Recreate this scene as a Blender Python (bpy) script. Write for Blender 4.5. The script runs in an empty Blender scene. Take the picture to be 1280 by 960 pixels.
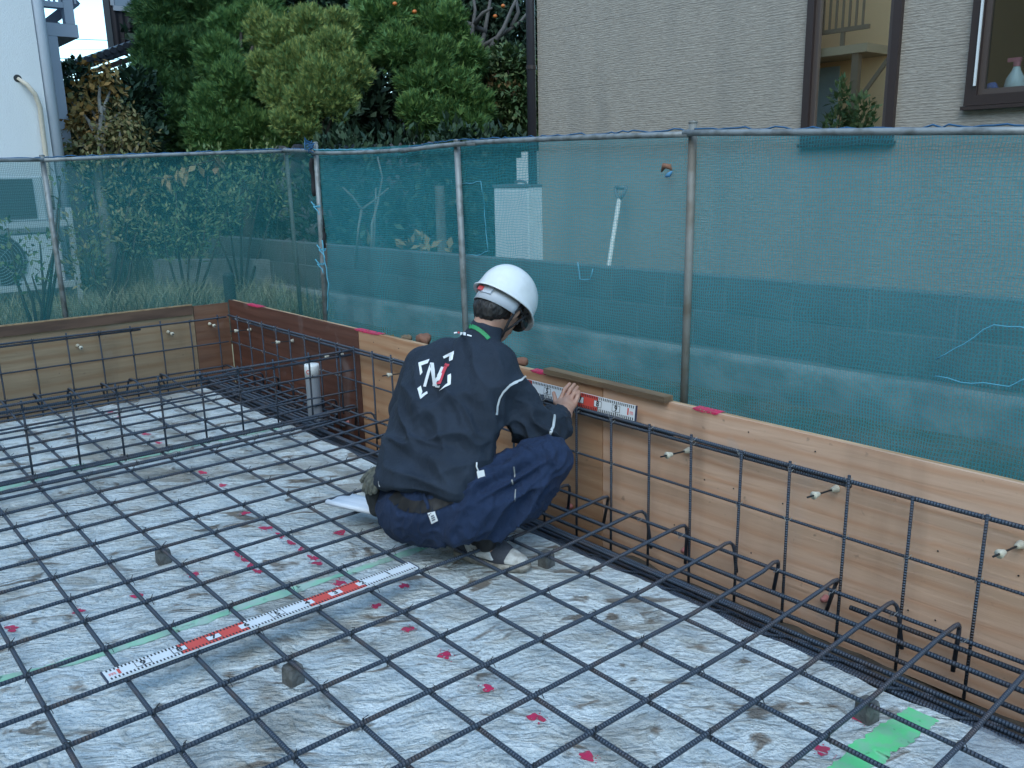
import bpy, math, random
import numpy as np
from mathutils import Vector, Matrix
from mathutils.bvhtree import BVHTree
random.seed(7); rng = np.random.default_rng(7)
R_ = math.radians
scene = bpy.context.scene
COL = scene.collection

# ------------------------------------------------------------------ camera, sky, sun, exposure
cam_d = bpy.data.cameras.new('camera'); cam = bpy.data.objects.new('camera', cam_d); COL.objects.link(cam)
cam.matrix_world = Matrix([[0.647383, -0.166476, 0.743761, 1.691204], [0.761888, 0.167629, -0.625641, -0.724445], [-0.020522, 0.971692, 0.235356, 1.31073], [0, 0, 0, 1]])
cam_d.sensor_width = 36; cam_d.lens = 30.4879; cam_d.clip_start = 0.05; cam_d.clip_end = 3000
scene.camera = cam
SUN_EL, SUN_AZ = R_(50), R_(142)
world = bpy.data.worlds.new('World'); scene.world = world; world.use_nodes = True
wn = world.node_tree; bg = wn.nodes['Background']
sky = wn.nodes.new('ShaderNodeTexSky'); sky.sky_type = 'NISHITA'; sky.sun_disc = False
sky.sun_elevation = SUN_EL; sky.sun_rotation = SUN_AZ; sky.air_density = 1.0; sky.dust_density = .7; sky.ozone_density = 1.6
tint = wn.nodes.new('ShaderNodeMix'); tint.data_type = 'RGBA'; tint.blend_type = 'MULTIPLY'; tint.inputs[0].default_value = 1; tint.inputs[7].default_value = (.80, 1.0, .985, 1)
wn.links.new(sky.outputs[0], tint.inputs[6]); wn.links.new(tint.outputs[2], bg.inputs[0]); bg.inputs[1].default_value = 0.15
sd = bpy.data.lights.new('sun', 'SUN'); sd.energy = 0.5; sd.angle = R_(50); sd.color = (1, .99, .95)
sun = bpy.data.objects.new('sun', sd); COL.objects.link(sun)
# sky's sun_rotation runs clockwise from +Y
sv = Vector((math.sin(SUN_AZ)*math.cos(SUN_EL), math.cos(SUN_AZ)*math.cos(SUN_EL), math.sin(SUN_EL)))
sun.rotation_euler = sv.to_track_quat('Z', 'Y').to_euler(); sun.location = (0, -3, 12)
scene.view_settings.view_transform = 'Standard'; scene.view_settings.look = 'None'
scene.view_settings.exposure = 1.47; scene.view_settings.gamma = 1.0
scene.cycles.transparent_max_bounces = 16; scene.cycles.max_bounces = 8

# ------------------------------------------------------------------ materials
MATS = {}
def nt(m): return m.node_tree
def mat(name, col, rough=.6, spec=.5, metal=0., noise=None, bump=None, island=None, trans=0.):
    """noise=(scale, colour2, detail, lo, hi[, stretch]); bump=(scale, strength[, stretch]); island=(colour2) mixes per leaf"""
    if name in MATS: return MATS[name]
    m = bpy.data.materials.new(name); m.use_nodes = True; N = m.node_tree.nodes; L = m.node_tree.links
    b = N['Principled BSDF']; b.inputs['Base Color'].default_value = (*col, 1); b.inputs['Roughness'].default_value = rough
    b.inputs['Specular IOR Level'].default_value = spec; b.inputs['Metallic'].default_value = metal
    tc = N.new('ShaderNodeTexCoord'); out = None
    def co(stretch):
        if not stretch: return tc.outputs['Object']
        mp = N.new('ShaderNodeMapping'); mp.inputs['Scale'].default_value = stretch; L.new(tc.outputs['Object'], mp.inputs['Vector']); return mp.outputs[0]
    if noise:
        t = N.new('ShaderNodeTexNoise'); t.inputs['Scale'].default_value = noise[0]; t.inputs['Detail'].default_value = noise[2]
        L.new(co(noise[5] if len(noise) > 5 else None), t.inputs['Vector'])
        r = N.new('ShaderNodeMapRange'); r.inputs[1].default_value = noise[3]; r.inputs[2].default_value = noise[4]; L.new(t.outputs[0], r.inputs[0])
        x = N.new('ShaderNodeMix'); x.data_type = 'RGBA'; x.inputs[6].default_value = (*col, 1); x.inputs[7].default_value = (*noise[1], 1)
        L.new(r.outputs[0], x.inputs[0]); L.new(x.outputs[2], b.inputs['Base Color']); out = x
    if island:
        g = N.new('ShaderNodeNewGeometry'); x = N.new('ShaderNodeMix'); x.data_type = 'RGBA'
        x.inputs[6].default_value = (*col, 1); x.inputs[7].default_value = (*island, 1)
        if out: L.new(out.outputs[2], x.inputs[6])
        p = N.new('ShaderNodeMath'); p.operation = 'POWER'; p.inputs[1].default_value = 1.6
        L.new(g.outputs['Random Per Island'], p.inputs[0]); L.new(p.outputs[0], x.inputs[0]); L.new(x.outputs[2], b.inputs['Base Color'])
    if bump:
        t = N.new('ShaderNodeTexNoise'); t.inputs['Scale'].default_value = bump[0]; t.inputs['Detail'].default_value = 6
        L.new(co(bump[2] if len(bump) > 2 else None), t.inputs['Vector'])
        bp_ = N.new('ShaderNodeBump'); bp_.inputs['Strength'].default_value = bump[1]; bp_.inputs['Distance'].default_value = .01
        L.new(t.outputs[0], bp_.inputs['Height']); L.new(bp_.outputs[0], b.inputs['Normal'])
    MATS[name] = m; return m
def nodes(m): return m.node_tree.nodes, m.node_tree.links, m.node_tree.nodes['Principled BSDF']

def mix_rgb(N, L, fac, a, b):
    x = N.new('ShaderNodeMix'); x.data_type = 'RGBA'
    for s, v in ((6, a), (7, b)):
        if isinstance(v, tuple): x.inputs[s].default_value = (*v, 1)
        else: L.new(v, x.inputs[s])
    if isinstance(fac, (int, float)): x.inputs[0].default_value = fac
    else: L.new(fac, x.inputs[0])
    return x.outputs[2]
def noise_n(N, L, vec, scale, detail=4, lo=.4, hi=.6, stretch=None, rot=None, dist=0):
    if stretch or rot:
        mp = N.new('ShaderNodeMapping'); mp.vector_type = 'POINT'
        if stretch: mp.inputs['Scale'].default_value = stretch
        if rot: mp.inputs['Rotation'].default_value = rot
        L.new(vec, mp.inputs['Vector']); vec = mp.outputs[0]
    t = N.new('ShaderNodeTexNoise'); t.inputs['Scale'].default_value = scale; t.inputs['Detail'].default_value = detail; t.inputs['Distortion'].default_value = dist
    L.new(vec, t.inputs['Vector'])
    r = N.new('ShaderNodeMapRange'); r.inputs[1].default_value = lo; r.inputs[2].default_value = hi; L.new(t.outputs[0], r.inputs[0])
    return r.outputs[0]
def math_n(N, L, op, a, b=None):
    x = N.new('ShaderNodeMath'); x.operation = op
    for i, v in enumerate((a, b)):
        if v is None: continue
        if isinstance(v, (int, float)): x.inputs[i].default_value = v
        else: L.new(v, x.inputs[i])
    return x.outputs[0]
def bump_n(N, L, b, h, strength, dist=.01):
    x = N.new('ShaderNodeBump'); x.inputs['Strength'].default_value = strength; x.inputs['Distance'].default_value = dist
    L.new(h, x.inputs['Height']); L.new(x.outputs[0], b.inputs['Normal'])

# blinding concrete under a wet, muddy film
M_SLAB = mat('blinding_concrete', (.42, .46, .47), .35)
N, L, b = nodes(M_SLAB); tc = N.new('ShaderNodeTexCoord').outputs['Object']
rotn = N.new('ShaderNodeMapping'); rotn.inputs['Rotation'].default_value = (0, 0, R_(36)); wn_ = N.new('ShaderNodeTexNoise'); wn_.inputs['Scale'].default_value = 2.3; wn_.inputs['Detail'].default_value = 3; L.new(tc, wn_.inputs['Vector']); wa = N.new('ShaderNodeVectorMath'); wa.operation = 'MULTIPLY_ADD'; wa.inputs[1].default_value = (.22, .22, 0); L.new(wn_.outputs['Color'], wa.inputs[0]); L.new(tc, wa.inputs[2])
L.new(wa.outputs[0], rotn.inputs['Vector']); rv = rotn.outputs[0]
streak = noise_n(N, L, rv, 30, 12, .34, .66, (1, .30, 1), None, .7)
streak2 = noise_n(N, L, rv, 11, 12, .46, .64, (1, .40, 1), None, .8)
mott = noise_n(N, L, tc, 55, 8, .32, .68)
mud = noise_n(N, L, rv, 4.2, 12, .47, .58, (1, .5, 1), None, 1.2)
mud2 = noise_n(N, L, rv, 22, 9, .53, .64, (1, .4, 1), None, 1.4)
patch_ = noise_n(N, L, tc, 1.5, 4, .42, .60)
wet = noise_n(N, L, tc, 2.1, 6, .46, .60, None, None, .6)
blot = noise_n(N, L, rv, 10, 10, .59, .66, (1, .5, 1), None, 1.0)
grit = noise_n(N, L, tc, 150, 3, .56, .70)
c1 = mix_rgb(N, L, math_n(N, L, 'ADD', math_n(N, L, 'MULTIPLY', streak, .55), math_n(N, L, 'MULTIPLY', mott, .45)), (.53, .60, .61), (.79, .845, .85))
c1 = mix_rgb(N, L, math_n(N, L, 'MULTIPLY', streak2, .30), c1, (.40, .44, .43))
c1 = mix_rgb(N, L, math_n(N, L, 'MULTIPLY', wet, .25), c1, (.46, .51, .515))
c1 = mix_rgb(N, L, math_n(N, L, 'MULTIPLY', mud2, .40), c1, (.27, .24, .18))
c1 = mix_rgb(N, L, math_n(N, L, 'MULTIPLY', math_n(N, L, 'MULTIPLY', mud, patch_), .6), c1, (.22, .175, .115))
c1 = mix_rgb(N, L, math_n(N, L, 'MULTIPLY', blot, .85), c1, (.14, .10, .065))
c1 = mix_rgb(N, L, math_n(N, L, 'MULTIPLY', grit, .5), c1, (.20, .20, .18))
L.new(c1, b.inputs['Base Color'])
L.new(math_n(N, L, 'ADD', math_n(N, L, 'MULTIPLY', wet, -.2), .42), b.inputs['Roughness'])
h = math_n(N, L, 'ADD', math_n(N, L, 'ADD', math_n(N, L, 'MULTIPLY', streak, .8), math_n(N, L, 'MULTIPLY', mott, .7)), math_n(N, L, 'ADD', math_n(N, L, 'MULTIPLY', noise_n(N, L, rv, 75, 6, .3, .7, (1, .4, 1)), .5), math_n(N, L, 'MULTIPLY', mud2, .5))); bump_n(N, L, b, h, .85, .010)

def plywood(name, col, dark, grain):
    m = mat(name, col, .55); N, L, b = nodes(m); tc = N.new('ShaderNodeTexCoord').outputs['Object']
    g1 = noise_n(N, L, tc, 3, 8, .3, .7, (.6, 9, 9), None, 1.2)
    g2 = noise_n(N, L, tc, 1.7, 3, .35, .65)
    w = N.new('ShaderNodeTexWave'); w.inputs['Scale'].default_value = grain; w.inputs['Distortion'].default_value = 9; w.inputs['Detail'].default_value = 3; w.inputs['Detail Scale'].default_value = .6; w.bands_direction = 'Z'
    mp = N.new('ShaderNodeMapping'); mp.inputs['Scale'].default_value = (.25, 1, 1); L.new(tc, mp.inputs['Vector']); L.new(mp.outputs[0], w.inputs['Vector'])
    c = mix_rgb(N, L, g1, col, dark); pw = math_n(N, L, 'POWER', w.outputs[1], 3.0); c = mix_rgb(N, L, math_n(N, L, 'MULTIPLY', pw, .65), c, tuple(x*y for x, y in zip(dark, (.92, .74, .62))))
    c = mix_rgb(N, L, math_n(N, L, 'MULTIPLY', g2, .45), c, tuple(x*.8 for x in col))
    oi_ = N.new('ShaderNodeObjectInfo'); ad = N.new('ShaderNodeVectorMath'); ad.operation = 'ADD'; L.new(tc, ad.inputs[0]); L.new(oi_.outputs['Location'], ad.inputs[1])
    cem = noise_n(N, L, ad.outputs[0], 3.1, 9, .60, .70, (1, 1, .7), None, .8); c = mix_rgb(N, L, math_n(N, L, 'MULTIPLY', cem, .5), c, tuple(.55*x+.16 for x in col))
    dmp = noise_n(N, L, ad.outputs[0], 1.6, 8, .54, .70, (2.2, 1, .45), None, .5); c = mix_rgb(N, L, math_n(N, L, 'MULTIPLY', dmp, .45), c, tuple(x*.55 for x in dark))
    st = noise_n(N, L, tc, 26, 5, .66, .8); c = mix_rgb(N, L, math_n(N, L, 'MULTIPLY', st, .7), c, (.10, .08, .065))
    L.new(c, b.inputs['Base Color']); bump_n(N, L, b, g1, .25, .004); return m
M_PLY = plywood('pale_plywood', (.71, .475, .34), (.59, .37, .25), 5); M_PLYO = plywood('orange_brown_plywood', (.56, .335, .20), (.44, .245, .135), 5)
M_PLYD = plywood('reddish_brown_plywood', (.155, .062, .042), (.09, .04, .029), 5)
M_PLYG = plywood('greyish_plywood', (.38, .275, .17), (.28, .195, .115), 4)
M_PLYB = plywood('mid_brown_plywood', (.24, .125, .075), (.16, .08, .05), 5)
M_EDGE = mat('ply_edge', (.36, .24, .13), .7, noise=(30, (.24, .15, .08), 4, .4, .6, (.3, 1, 3)))
M_BATTEN = mat('weathered_batten', (.20, .135, .075), .75, noise=(14, (.13, .085, .05), 5, .4, .6, (.3, 2, 2)), bump=(30, .4, (.2, 2, 2)))
# ribbed steel, lightly oxidised; bars lie along local x
M_BAR = mat('rebar_steel', (.055, .065, .078), .45, metal=.35)
N, L, b = nodes(M_BAR); tco = N.new('ShaderNodeTexCoord').outputs['Object']
wv = N.new('ShaderNodeTexWave'); wv.inputs['Scale'].default_value = 36; wv.bands_direction = 'X'; wv.inputs['Distortion'].default_value = .4; L.new(tco, wv.inputs['Vector'])
ru = noise_n(N, L, tco, 7, 6, .48, .68)
c = mix_rgb(N, L, math_n(N, L, 'MULTIPLY', ru, .75), (.046, .066, .096), (.105, .068, .05))
c = mix_rgb(N, L, math_n(N, L, 'MULTIPLY', wv.outputs[1], .35), c, (.095, .125, .17)); L.new(c, b.inputs['Base Color'])
bump_n(N, L, b, wv.outputs[1], .8, .004)
M_WIRE = mat('tie_wire', (.03, .035, .04), .5, metal=.5)
M_WIREL = mat('galvanised_wire', (.35, .36, .37), .4, metal=.7)
M_GALV = mat('galvanised_pipe', (.26, .285, .29), .55, metal=.3, noise=(18, (.15, .16, .155), 5, .45, .65), bump=(60, .15))
M_GALVR = mat('stained_pipe', (.21, .215, .20), .6, metal=.2, noise=(9, (.15, .135, .11), 5, .42, .6), bump=(60, .15))
M_CONE = mat('cream_plastic', (.55, .52, .42), .45)
M_CONEP = mat('pink_plastic', (.42, .16, .15), .45)
M_MORTAR = mat('spacer_mortar', (.15, .155, .15), .9, noise=(40, (.09, .09, .085), 5, .4, .6), bump=(80, .6))
M_SOIL = mat('trench_soil', (.085, .07, .052), .95, noise=(9, (.045, .038, .03), 6, .4, .62), bump=(25, 1.0))
M_EARTH = mat('ground_earth', (.13, .105, .07), .95, noise=(5, (.07, .075, .04), 7, .4, .6), bump=(18, 1.0))
M_PINK = mat('pink_paint', (.62, .03, .11), .6, noise=(60, (.45, .06, .10), 5, .45, .6))
M_GREEN = mat('green_paint', (.12, .60, .24), .6, noise=(30, (.20, .52, .30), 6, .4, .6))
M_GREENL = mat('faded_green_paint', (.26, .56, .38), .6, noise=(24, (.36, .50, .43), 6, .35, .6))
def ragged(m, scale, lo, hi):
    N, L, b = nodes(m); tc = N.new('ShaderNodeTexCoord').outputs['Object']; a = noise_n(N, L, tc, scale, 6, lo, hi, None, None, .4); t = N.new('ShaderNodeBsdfTransparent'); x = N.new('ShaderNodeMixShader'); L.new(a, x.inputs[0]); L.new(t.outputs[0], x.inputs[1]); L.new(b.outputs[0], x.inputs[2]); L.new(x.outputs[0], N['Material Output'].inputs[0])
ragged(M_PINK, 70, .30, .46); ragged(M_GREENL, 22, .20, .40); ragged(M_GREEN, 26, .22, .38)
M_PVC = mat('grey_plastic_pipe', (.24, .26, .29), .4)
M_WTAPE = mat('white_tape', (.7, .72, .72), .5)
M_RED = mat('red_print', (.66, .085, .065), .45)
M_BLACK = mat('black_print', (.02, .022, .025), .5)
M_STAFF = mat('white_staff', (.72, .75, .77), .35)
M_PAPER = mat('white_paper', (.66, .72, .80), .6)
M_BLUEROPE = mat('blue_rope', (.018, .10, .22), .6)
M_CYANROPE = mat('pale_blue_string', (.09, .34, .46), .6)
M_BLACKROPE = mat('black_strap', (.015, .016, .02), .8)

# ------------------------------------------------------------------ mesh helpers
class MB:
    def __init__(s): s.v = []; s.f = []
    def add(s, v, f):
        o = len(s.v); s.v += [tuple(p) for p in v]; s.f += [tuple(i+o for i in q) for q in f]
    def box(s, lo, hi, mtx=None):
        x0, y0, z0 = lo; x1, y1, z1 = hi
        v = [(x0,y0,z0),(x1,y0,z0),(x1,y1,z0),(x0,y1,z0),(x0,y0,z1),(x1,y0,z1),(x1,y1,z1),(x0,y1,z1)]
        if mtx is not None: v = [tuple(mtx @ Vector(p)) for p in v]
        s.add(v, [(3,2,1,0),(4,5,6,7),(0,1,5,4),(1,2,6,5),(2,3,7,6),(3,0,4,7)])
    def tube(s, pts, r, n=8, cap=True):
        pts = [Vector(p) for p in pts]; k = len(pts); rs = r if isinstance(r, (list, tuple)) else [r]*k
        t0 = (pts[1]-pts[0]).normalized(); a = t0.orthogonal().normalized(); v = []
        for i, p in enumerate(pts):
            t = (pts[min(i+1, k-1)]-pts[max(i-1, 0)]).normalized()
            a = (a - t*a.dot(t)).normalized(); bb = t.cross(a)
            v += [p + (a*math.cos(2*math.pi*j/n) + bb*math.sin(2*math.pi*j/n))*rs[i] for j in range(n)]
        f = [(i*n+j, i*n+(j+1) % n, (i+1)*n+(j+1) % n, (i+1)*n+j) for i in range(k-1) for j in range(n)]
        if cap: f += [tuple(reversed(range(n))), tuple((k-1)*n+j for j in range(n))]
        s.add(v, f)
    def lathe(s, prof, n=16, mtx=None):
        """prof: list of (radius, z)"""
        v = []
        for r, z in prof: v += [(r*math.cos(2*math.pi*j/n), r*math.sin(2*math.pi*j/n), z) for j in range(n)]
        if mtx is not None: v = [tuple(mtx @ Vector(p)) for p in v]
        k = len(prof); f = [(i*n+j, i*n+(j+1) % n, (i+1)*n+(j+1) % n, (i+1)*n+j) for i in range(k-1) for j in range(n)]
        f += [tuple(reversed(range(n))), tuple((k-1)*n+j for j in range(n))]
        s.add(v, f)
    def build(s, name, m, parent=None, smooth=False):
        me = bpy.data.meshes.new(name); me.from_pydata(s.v, [], s.f); me.materials.append(m)
        if smooth: me.polygons.foreach_set('use_smooth', [True]*len(me.polygons))
        me.update(); return link(name, me, parent)
def link(name, me, parent=None):
    o = bpy.data.objects.new(name, me); COL.objects.link(o)
    if parent: o.parent = parent
    return o
def np_mesh(name, V, F, m, parent=None, smooth=True):
    """fast mesh from arrays; F is (n,3) or (n,4)"""
    me = bpy.data.meshes.new(name); V = np.asarray(V, np.float32); F = np.asarray(F, np.int32); k = F.shape[1]
    me.vertices.add(len(V)); me.vertices.foreach_set('co', V.ravel())
    me.loops.add(F.size); me.loops.foreach_set('vertex_index', F.ravel())
    me.polygons.add(len(F)); me.polygons.foreach_set('loop_start', np.arange(0, F.size, k, dtype=np.int32))
    me.polygons.foreach_set('loop_total', np.full(len(F), k, np.int32))
    if smooth: me.polygons.foreach_set('use_smooth', np.ones(len(F), bool))
    me.materials.append(m); me.update(calc_edges=True); return link(name, me, parent)
def grid_mesh(name, P, m, parent=None, smooth=True):
    """P: (a, b, 3) array of points"""
    a, b_, _ = P.shape; i = np.arange(a*b_).reshape(a, b_)
    F = np.stack([i[:-1, :-1], i[1:, :-1], i[1:, 1:], i[:-1, 1:]], -1).reshape(-1, 4)
    return np_mesh(name, P.reshape(-1, 3), F, m, parent, smooth)
def thing(name, label, cat, loc=(0,0,0), group=None):
    o = bpy.data.objects.new(name, None); COL.objects.link(o); o.empty_display_size = .1
    o.location = loc; return tag(o, label, cat, group)
def tag(o, label, cat, group=None):
    o['label'] = label; o['category'] = cat
    if group: o['group'] = group
    return o
def struct(o): o['kind'] = 'structure'; return o
def stuff(o): o['kind'] = 'stuff'; return o
def rel(o):
    """parent inverse so that children may be built in world coordinates under a moved Empty"""
    for c in o.children: c.matrix_parent_inverse = Matrix.Translation(-Vector(o.location))
    return o
def vnoise(P, seed=0):
    """value noise in [-1, 1], P (n,3)"""
    P = np.asarray(P, np.float64); i = np.floor(P).astype(np.int64); f = P-i; u = f*f*(3-2*f); out = 0
    for dx in (0, 1):
        for dy in (0, 1):
            for dz in (0, 1):
                h = ((i[:, 0]+dx)*374761393 + (i[:, 1]+dy)*668265263 + (i[:, 2]+dz)*2147483647 + seed*974711) & 0xffffffff
                h = ((h ^ (h >> 13))*1274126177) & 0xffffffff; h = h ^ (h >> 16)
                w = (u[:, 0] if dx else 1-u[:, 0])*(u[:, 1] if dy else 1-u[:, 1])*(u[:, 2] if dz else 1-u[:, 2])
                out = out + w*((h & 0xffff)/32767.5-1)
    return out
def fbm(P, o=4, seed=0): return sum(vnoise(np.asarray(P)*2**k, seed+k)*.5**k for k in range(o))
def noisy_lump(c, r, seed, amp=.25, sq=(1,1,1), n=7):
    th = np.linspace(0, np.pi, n); ph = np.linspace(0, 2*np.pi, 2*n-2)[:-1]
    T, H = np.meshgrid(th, ph, indexing='ij'); D = np.stack([np.sin(T)*np.cos(H), np.sin(T)*np.sin(H), np.cos(T)], -1)
    d = 1+amp*fbm(D.reshape(-1, 3)*1.7+seed*3.1, 2, seed).reshape(T.shape); V = D*d[..., None]*r*np.array(sq)+np.array(c)
    a, b_ = T.shape; i = np.arange(a*b_).reshape(a, b_); j = np.roll(i, -1, 1)
    return V.reshape(-1, 3), np.stack([i[:-1], i[1:], j[1:], j[:-1]], -1).reshape(-1, 4)

# ------------------------------------------------------------------ setting: ground, trench, slab
GZ = .12
mb = MB()
X0, X1, Y0, Y1 = -4.52, 3.0, -6.0, 1.85
for lo, hi in (((-900,-900), (900,Y0)), ((-900,Y1), (900,900)), ((-900,Y0), (X0,Y1)), ((X1,Y0), (900,Y1))):
    mb.add([(lo[0],lo[1],GZ),(hi[0],lo[1],GZ),(hi[0],hi[1],GZ),(lo[0],hi[1],GZ)], [(0,1,2,3)])
struct(mb.build('ground', M_EARTH))
nx, ny = 170, 200
gx, gy = np.meshgrid(np.linspace(X0, X1, nx), np.linspace(Y0, Y1, ny), indexing='ij')
P = np.stack([gx, gy, 0*gx], -1).reshape(-1, 3); P[:, 2] = -.24+.02*fbm(P*6, 3)
struct(grid_mesh('trench_floor', P.reshape(nx, ny, 3), M_SOIL))
# slab: relief of trowelled, film-covered concrete, with a turned-down edge
SX0, SX1, SY0, SY1 = -4.07, 2.6, -5.6, 1.385
xs = np.linspace(SX0, SX1, 260); ys = np.linspace(SY0, SY1, 300); gx, gy = np.meshgrid(xs, ys, indexing='ij')
P = np.stack([gx, gy, 0*gx], -1).reshape(-1, 3)
edge = vnoise(P*7, 5)*.012
ca, sa = math.cos(R_(28)), math.sin(R_(28)); Q = np.stack([P[:, 0]*ca-P[:, 1]*sa, (P[:, 0]*sa+P[:, 1]*ca)*.25, 0*P[:, 0]], -1)
P[:, 2] = -.072+.003*fbm(Q*26, 3, 3)+.006*vnoise(P*2.2, 9)
P = P.reshape(260, 300, 3); P[:, -1, 1] += edge.reshape(260, 300)[:, -1]; P[0, :, 0] += edge.reshape(260, 300)[0]
rim_y = P[:, -1:, :].copy(); rim_y[..., 2] = -.19; rim_y[..., 1] += .01
slab = struct(grid_mesh('concrete_slab', P, M_SLAB))
SLABZ = P.copy()
def slab_z(x, y):
    a = float(np.clip((x-SX0)/(SX1-SX0)*259, 0, 258.999)); c = float(np.clip((y-SY0)/(SY1-SY0)*299, 0, 298.999)); i, j = int(a), int(c); a -= i; c -= j; Z = SLABZ[..., 2]
    return float(max(Z[i, j]*(1-a)*(1-c)+Z[i+1, j]*a*(1-c)+Z[i, j+1]*(1-a)*c+Z[i+1, j+1]*a*c, (Z[i, j]+Z[i+1, j+1])/2 if abs(a-c) < .1 else -9))
M_SIDE = mat('slab_side', (.30, .31, .30), .8, noise=(20, (.15, .13, .10), 5, .4, .65), bump=(30, .8))
e1 = P[:, -1].copy(); e2 = e1.copy(); e2[:, 2] = -.23; e2[:, 1] += .02
o = grid_mesh('slab_edge', np.stack([e1, e2], 1)[::-1], M_SIDE); o.parent = slab
e1 = P[0, :].copy(); e2 = e1.copy(); e2[:, 2] = -.23; e2[:, 0] -= .02
o = grid_mesh('slab_edge', np.stack([e1, e2], 1), M_SIDE); o.parent = slab

# paint marks sprayed on the slab: thin irregular films
def splat(c, r, m, seed, sx=1., sy=1., rot=0.):
    rr = np.random.default_rng(seed); n = 18; RN = 4; v = [(c[0], c[1], slab_z(c[0], c[1])+.0016)]; ph = rr.uniform(0, 6.3, 4); jit = rr.uniform(-.12, .12, n)
    for q_ in range(1, RN+1):
        for k in range(n):
            t = 2*math.pi*k/n; q = q_/RN*r*(1+.22*math.sin(2*t+ph[0])+.2*math.sin(3*t+ph[1])+.15*math.sin(5*t+ph[2])+jit[k])
            x, y = q*math.cos(t)*sx, q*math.sin(t)*sy; X = c[0]+x*math.cos(rot)-y*math.sin(rot); Y = c[1]+x*math.sin(rot)+y*math.cos(rot); v.append((X, Y, slab_z(X, Y)+.0016))
    b_ = MB(); b_.add(v, [(0, 1+k, 1+(k+1) % n) for k in range(n)]+[(1+n*q+k, 1+n*q+n+k, 1+n*q+n+(k+1) % n, 1+n*q+(k+1) % n) for q in range(RN-1) for k in range(n)])
    for q in range(9):
        t = rr.uniform(0, 6.3); d = r*rr.uniform(1.05, 1.8); s = r*rr.uniform(.05, .14); X = c[0]+d*math.cos(t)*sx; Y = c[1]+d*math.sin(t)*sy; z = slab_z(X, Y)+.0018
        b_.add([(X+s*math.cos(a), Y+s*math.sin(a), z) for a in (0, 1.3, 2.5, 3.8, 5)], [(0, 1, 2, 3, 4)])
    return b_.build('paint_mark', m, slab, True)
DOTS = [(-0.6158, 0.6071, -0.07), (-0.417, 0.6012, -0.07), (-0.2176, 0.5986, -0.07), (-0.0025, 0.59, -0.07), (0.19, 0.5964, -0.07), (0.3944, 0.5799, -0.07), (-0.6688, 0.7526, -0.07), (0.7531, 1.0287, -0.07), (0.7534, 1.2158, -0.07),
 (-1.2708, -0.3399, -0.07), (-1.2559, -0.1465, -0.07), (-1.2324, 0.0365, -0.07), (-1.2532, 0.2381, -0.07), (-1.4859, 0.625, -0.07), (-1.0366, 0.6167, -0.07), (-1.7032, 0.6316, -0.07), (-0.8368, 0.5971, -0.07), (-1.2424, 0.826, -0.07), (-2.3584, 0.6986, -0.07), (-2.1124, 0.6979, -0.07),
 (-3.2384, 0.7145, -0.07), (-3.014, 0.7095, -0.07), (-3.7202, 0.7197, -0.07), (-3.9018, 0.7168, -0.07), (-4.1478, 0.7144, -0.07)]
for i, c in enumerate(DOTS): splat(c, random.uniform(.016, .023) if i < 9 else random.uniform(.018, .026), M_PINK, 40+i, 1.1, .8, .3)
for a, b2 in (((-1.3212, 0.4321, -0.07), (-1.1235, 0.4256, -0.07)), ((-1.3719, 0.6296, -0.07), (-1.0905, 0.6289, -0.07))):
    a, b2 = Vector(a), Vector(b2)
    for k in range(4): splat(a.lerp(b2, k/3), .016, M_PINK, 90+k, 1.6, .8, math.atan2(b2.y-a.y, b2.x-a.x))
def paint_line(pts, w, m, seed):
    rr = np.random.default_rng(seed); b_ = MB(); v = []; n = 0
    for a, b2 in zip(pts[:-1], pts[1:]):
        a, b2 = Vector(a), Vector(b2); k = max(2, int((b2-a).length/.012)); ww0 = w*.5
        for q in range(k+1):
            p = a.lerp(b2, q/k); d = (b2-a).normalized(); s = Vector((-d.y, d.x, 0)); ww0 = .8*ww0+.2*w*(.5+rr.uniform(-.5, .45)); ww = ww0
            for sg in (-1, -.67, -.33, 0, .33, .67, 1):
                x = p+s*sg*ww; v.append((x.x, x.y, slab_z(x.x, x.y)+.0018))
            n += 1
    b_.add(v, [(7*i+j, 7*i+j+1, 7*i+j+8, 7*i+j+7) for i in range(n-1) for j in range(6)])
    o = b_.build('paint_line', m, slab, True); return o
paint_line([(-0.9792, -0.546, -0.07), (-0.9598, -0.431, -0.07), (-0.9236, -0.1366, -0.07), (-0.9167, 0.0548, -0.07), (-0.8938, 0.4733, -0.07), (-0.8913, 0.6766, -0.07), (-0.8862, 1.0057, -0.07)], .044, M_GREENL, 1)
paint_line([(-2.7618, -0.228, -0.07), (-2.8813, 0.1854, -0.07), (-2.8096, 0.4368, -0.07), (-2.8191, 0.9524, -0.07), (-2.8185, 1.3031, -0.07)], .085, M_GREENL, 2)
paint_line([(0.8309, 0.9069, -0.07), (0.8329, 1.122, -0.07), (0.85, 1.3585, -0.07)], .085, M_GREEN, 3)

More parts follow.
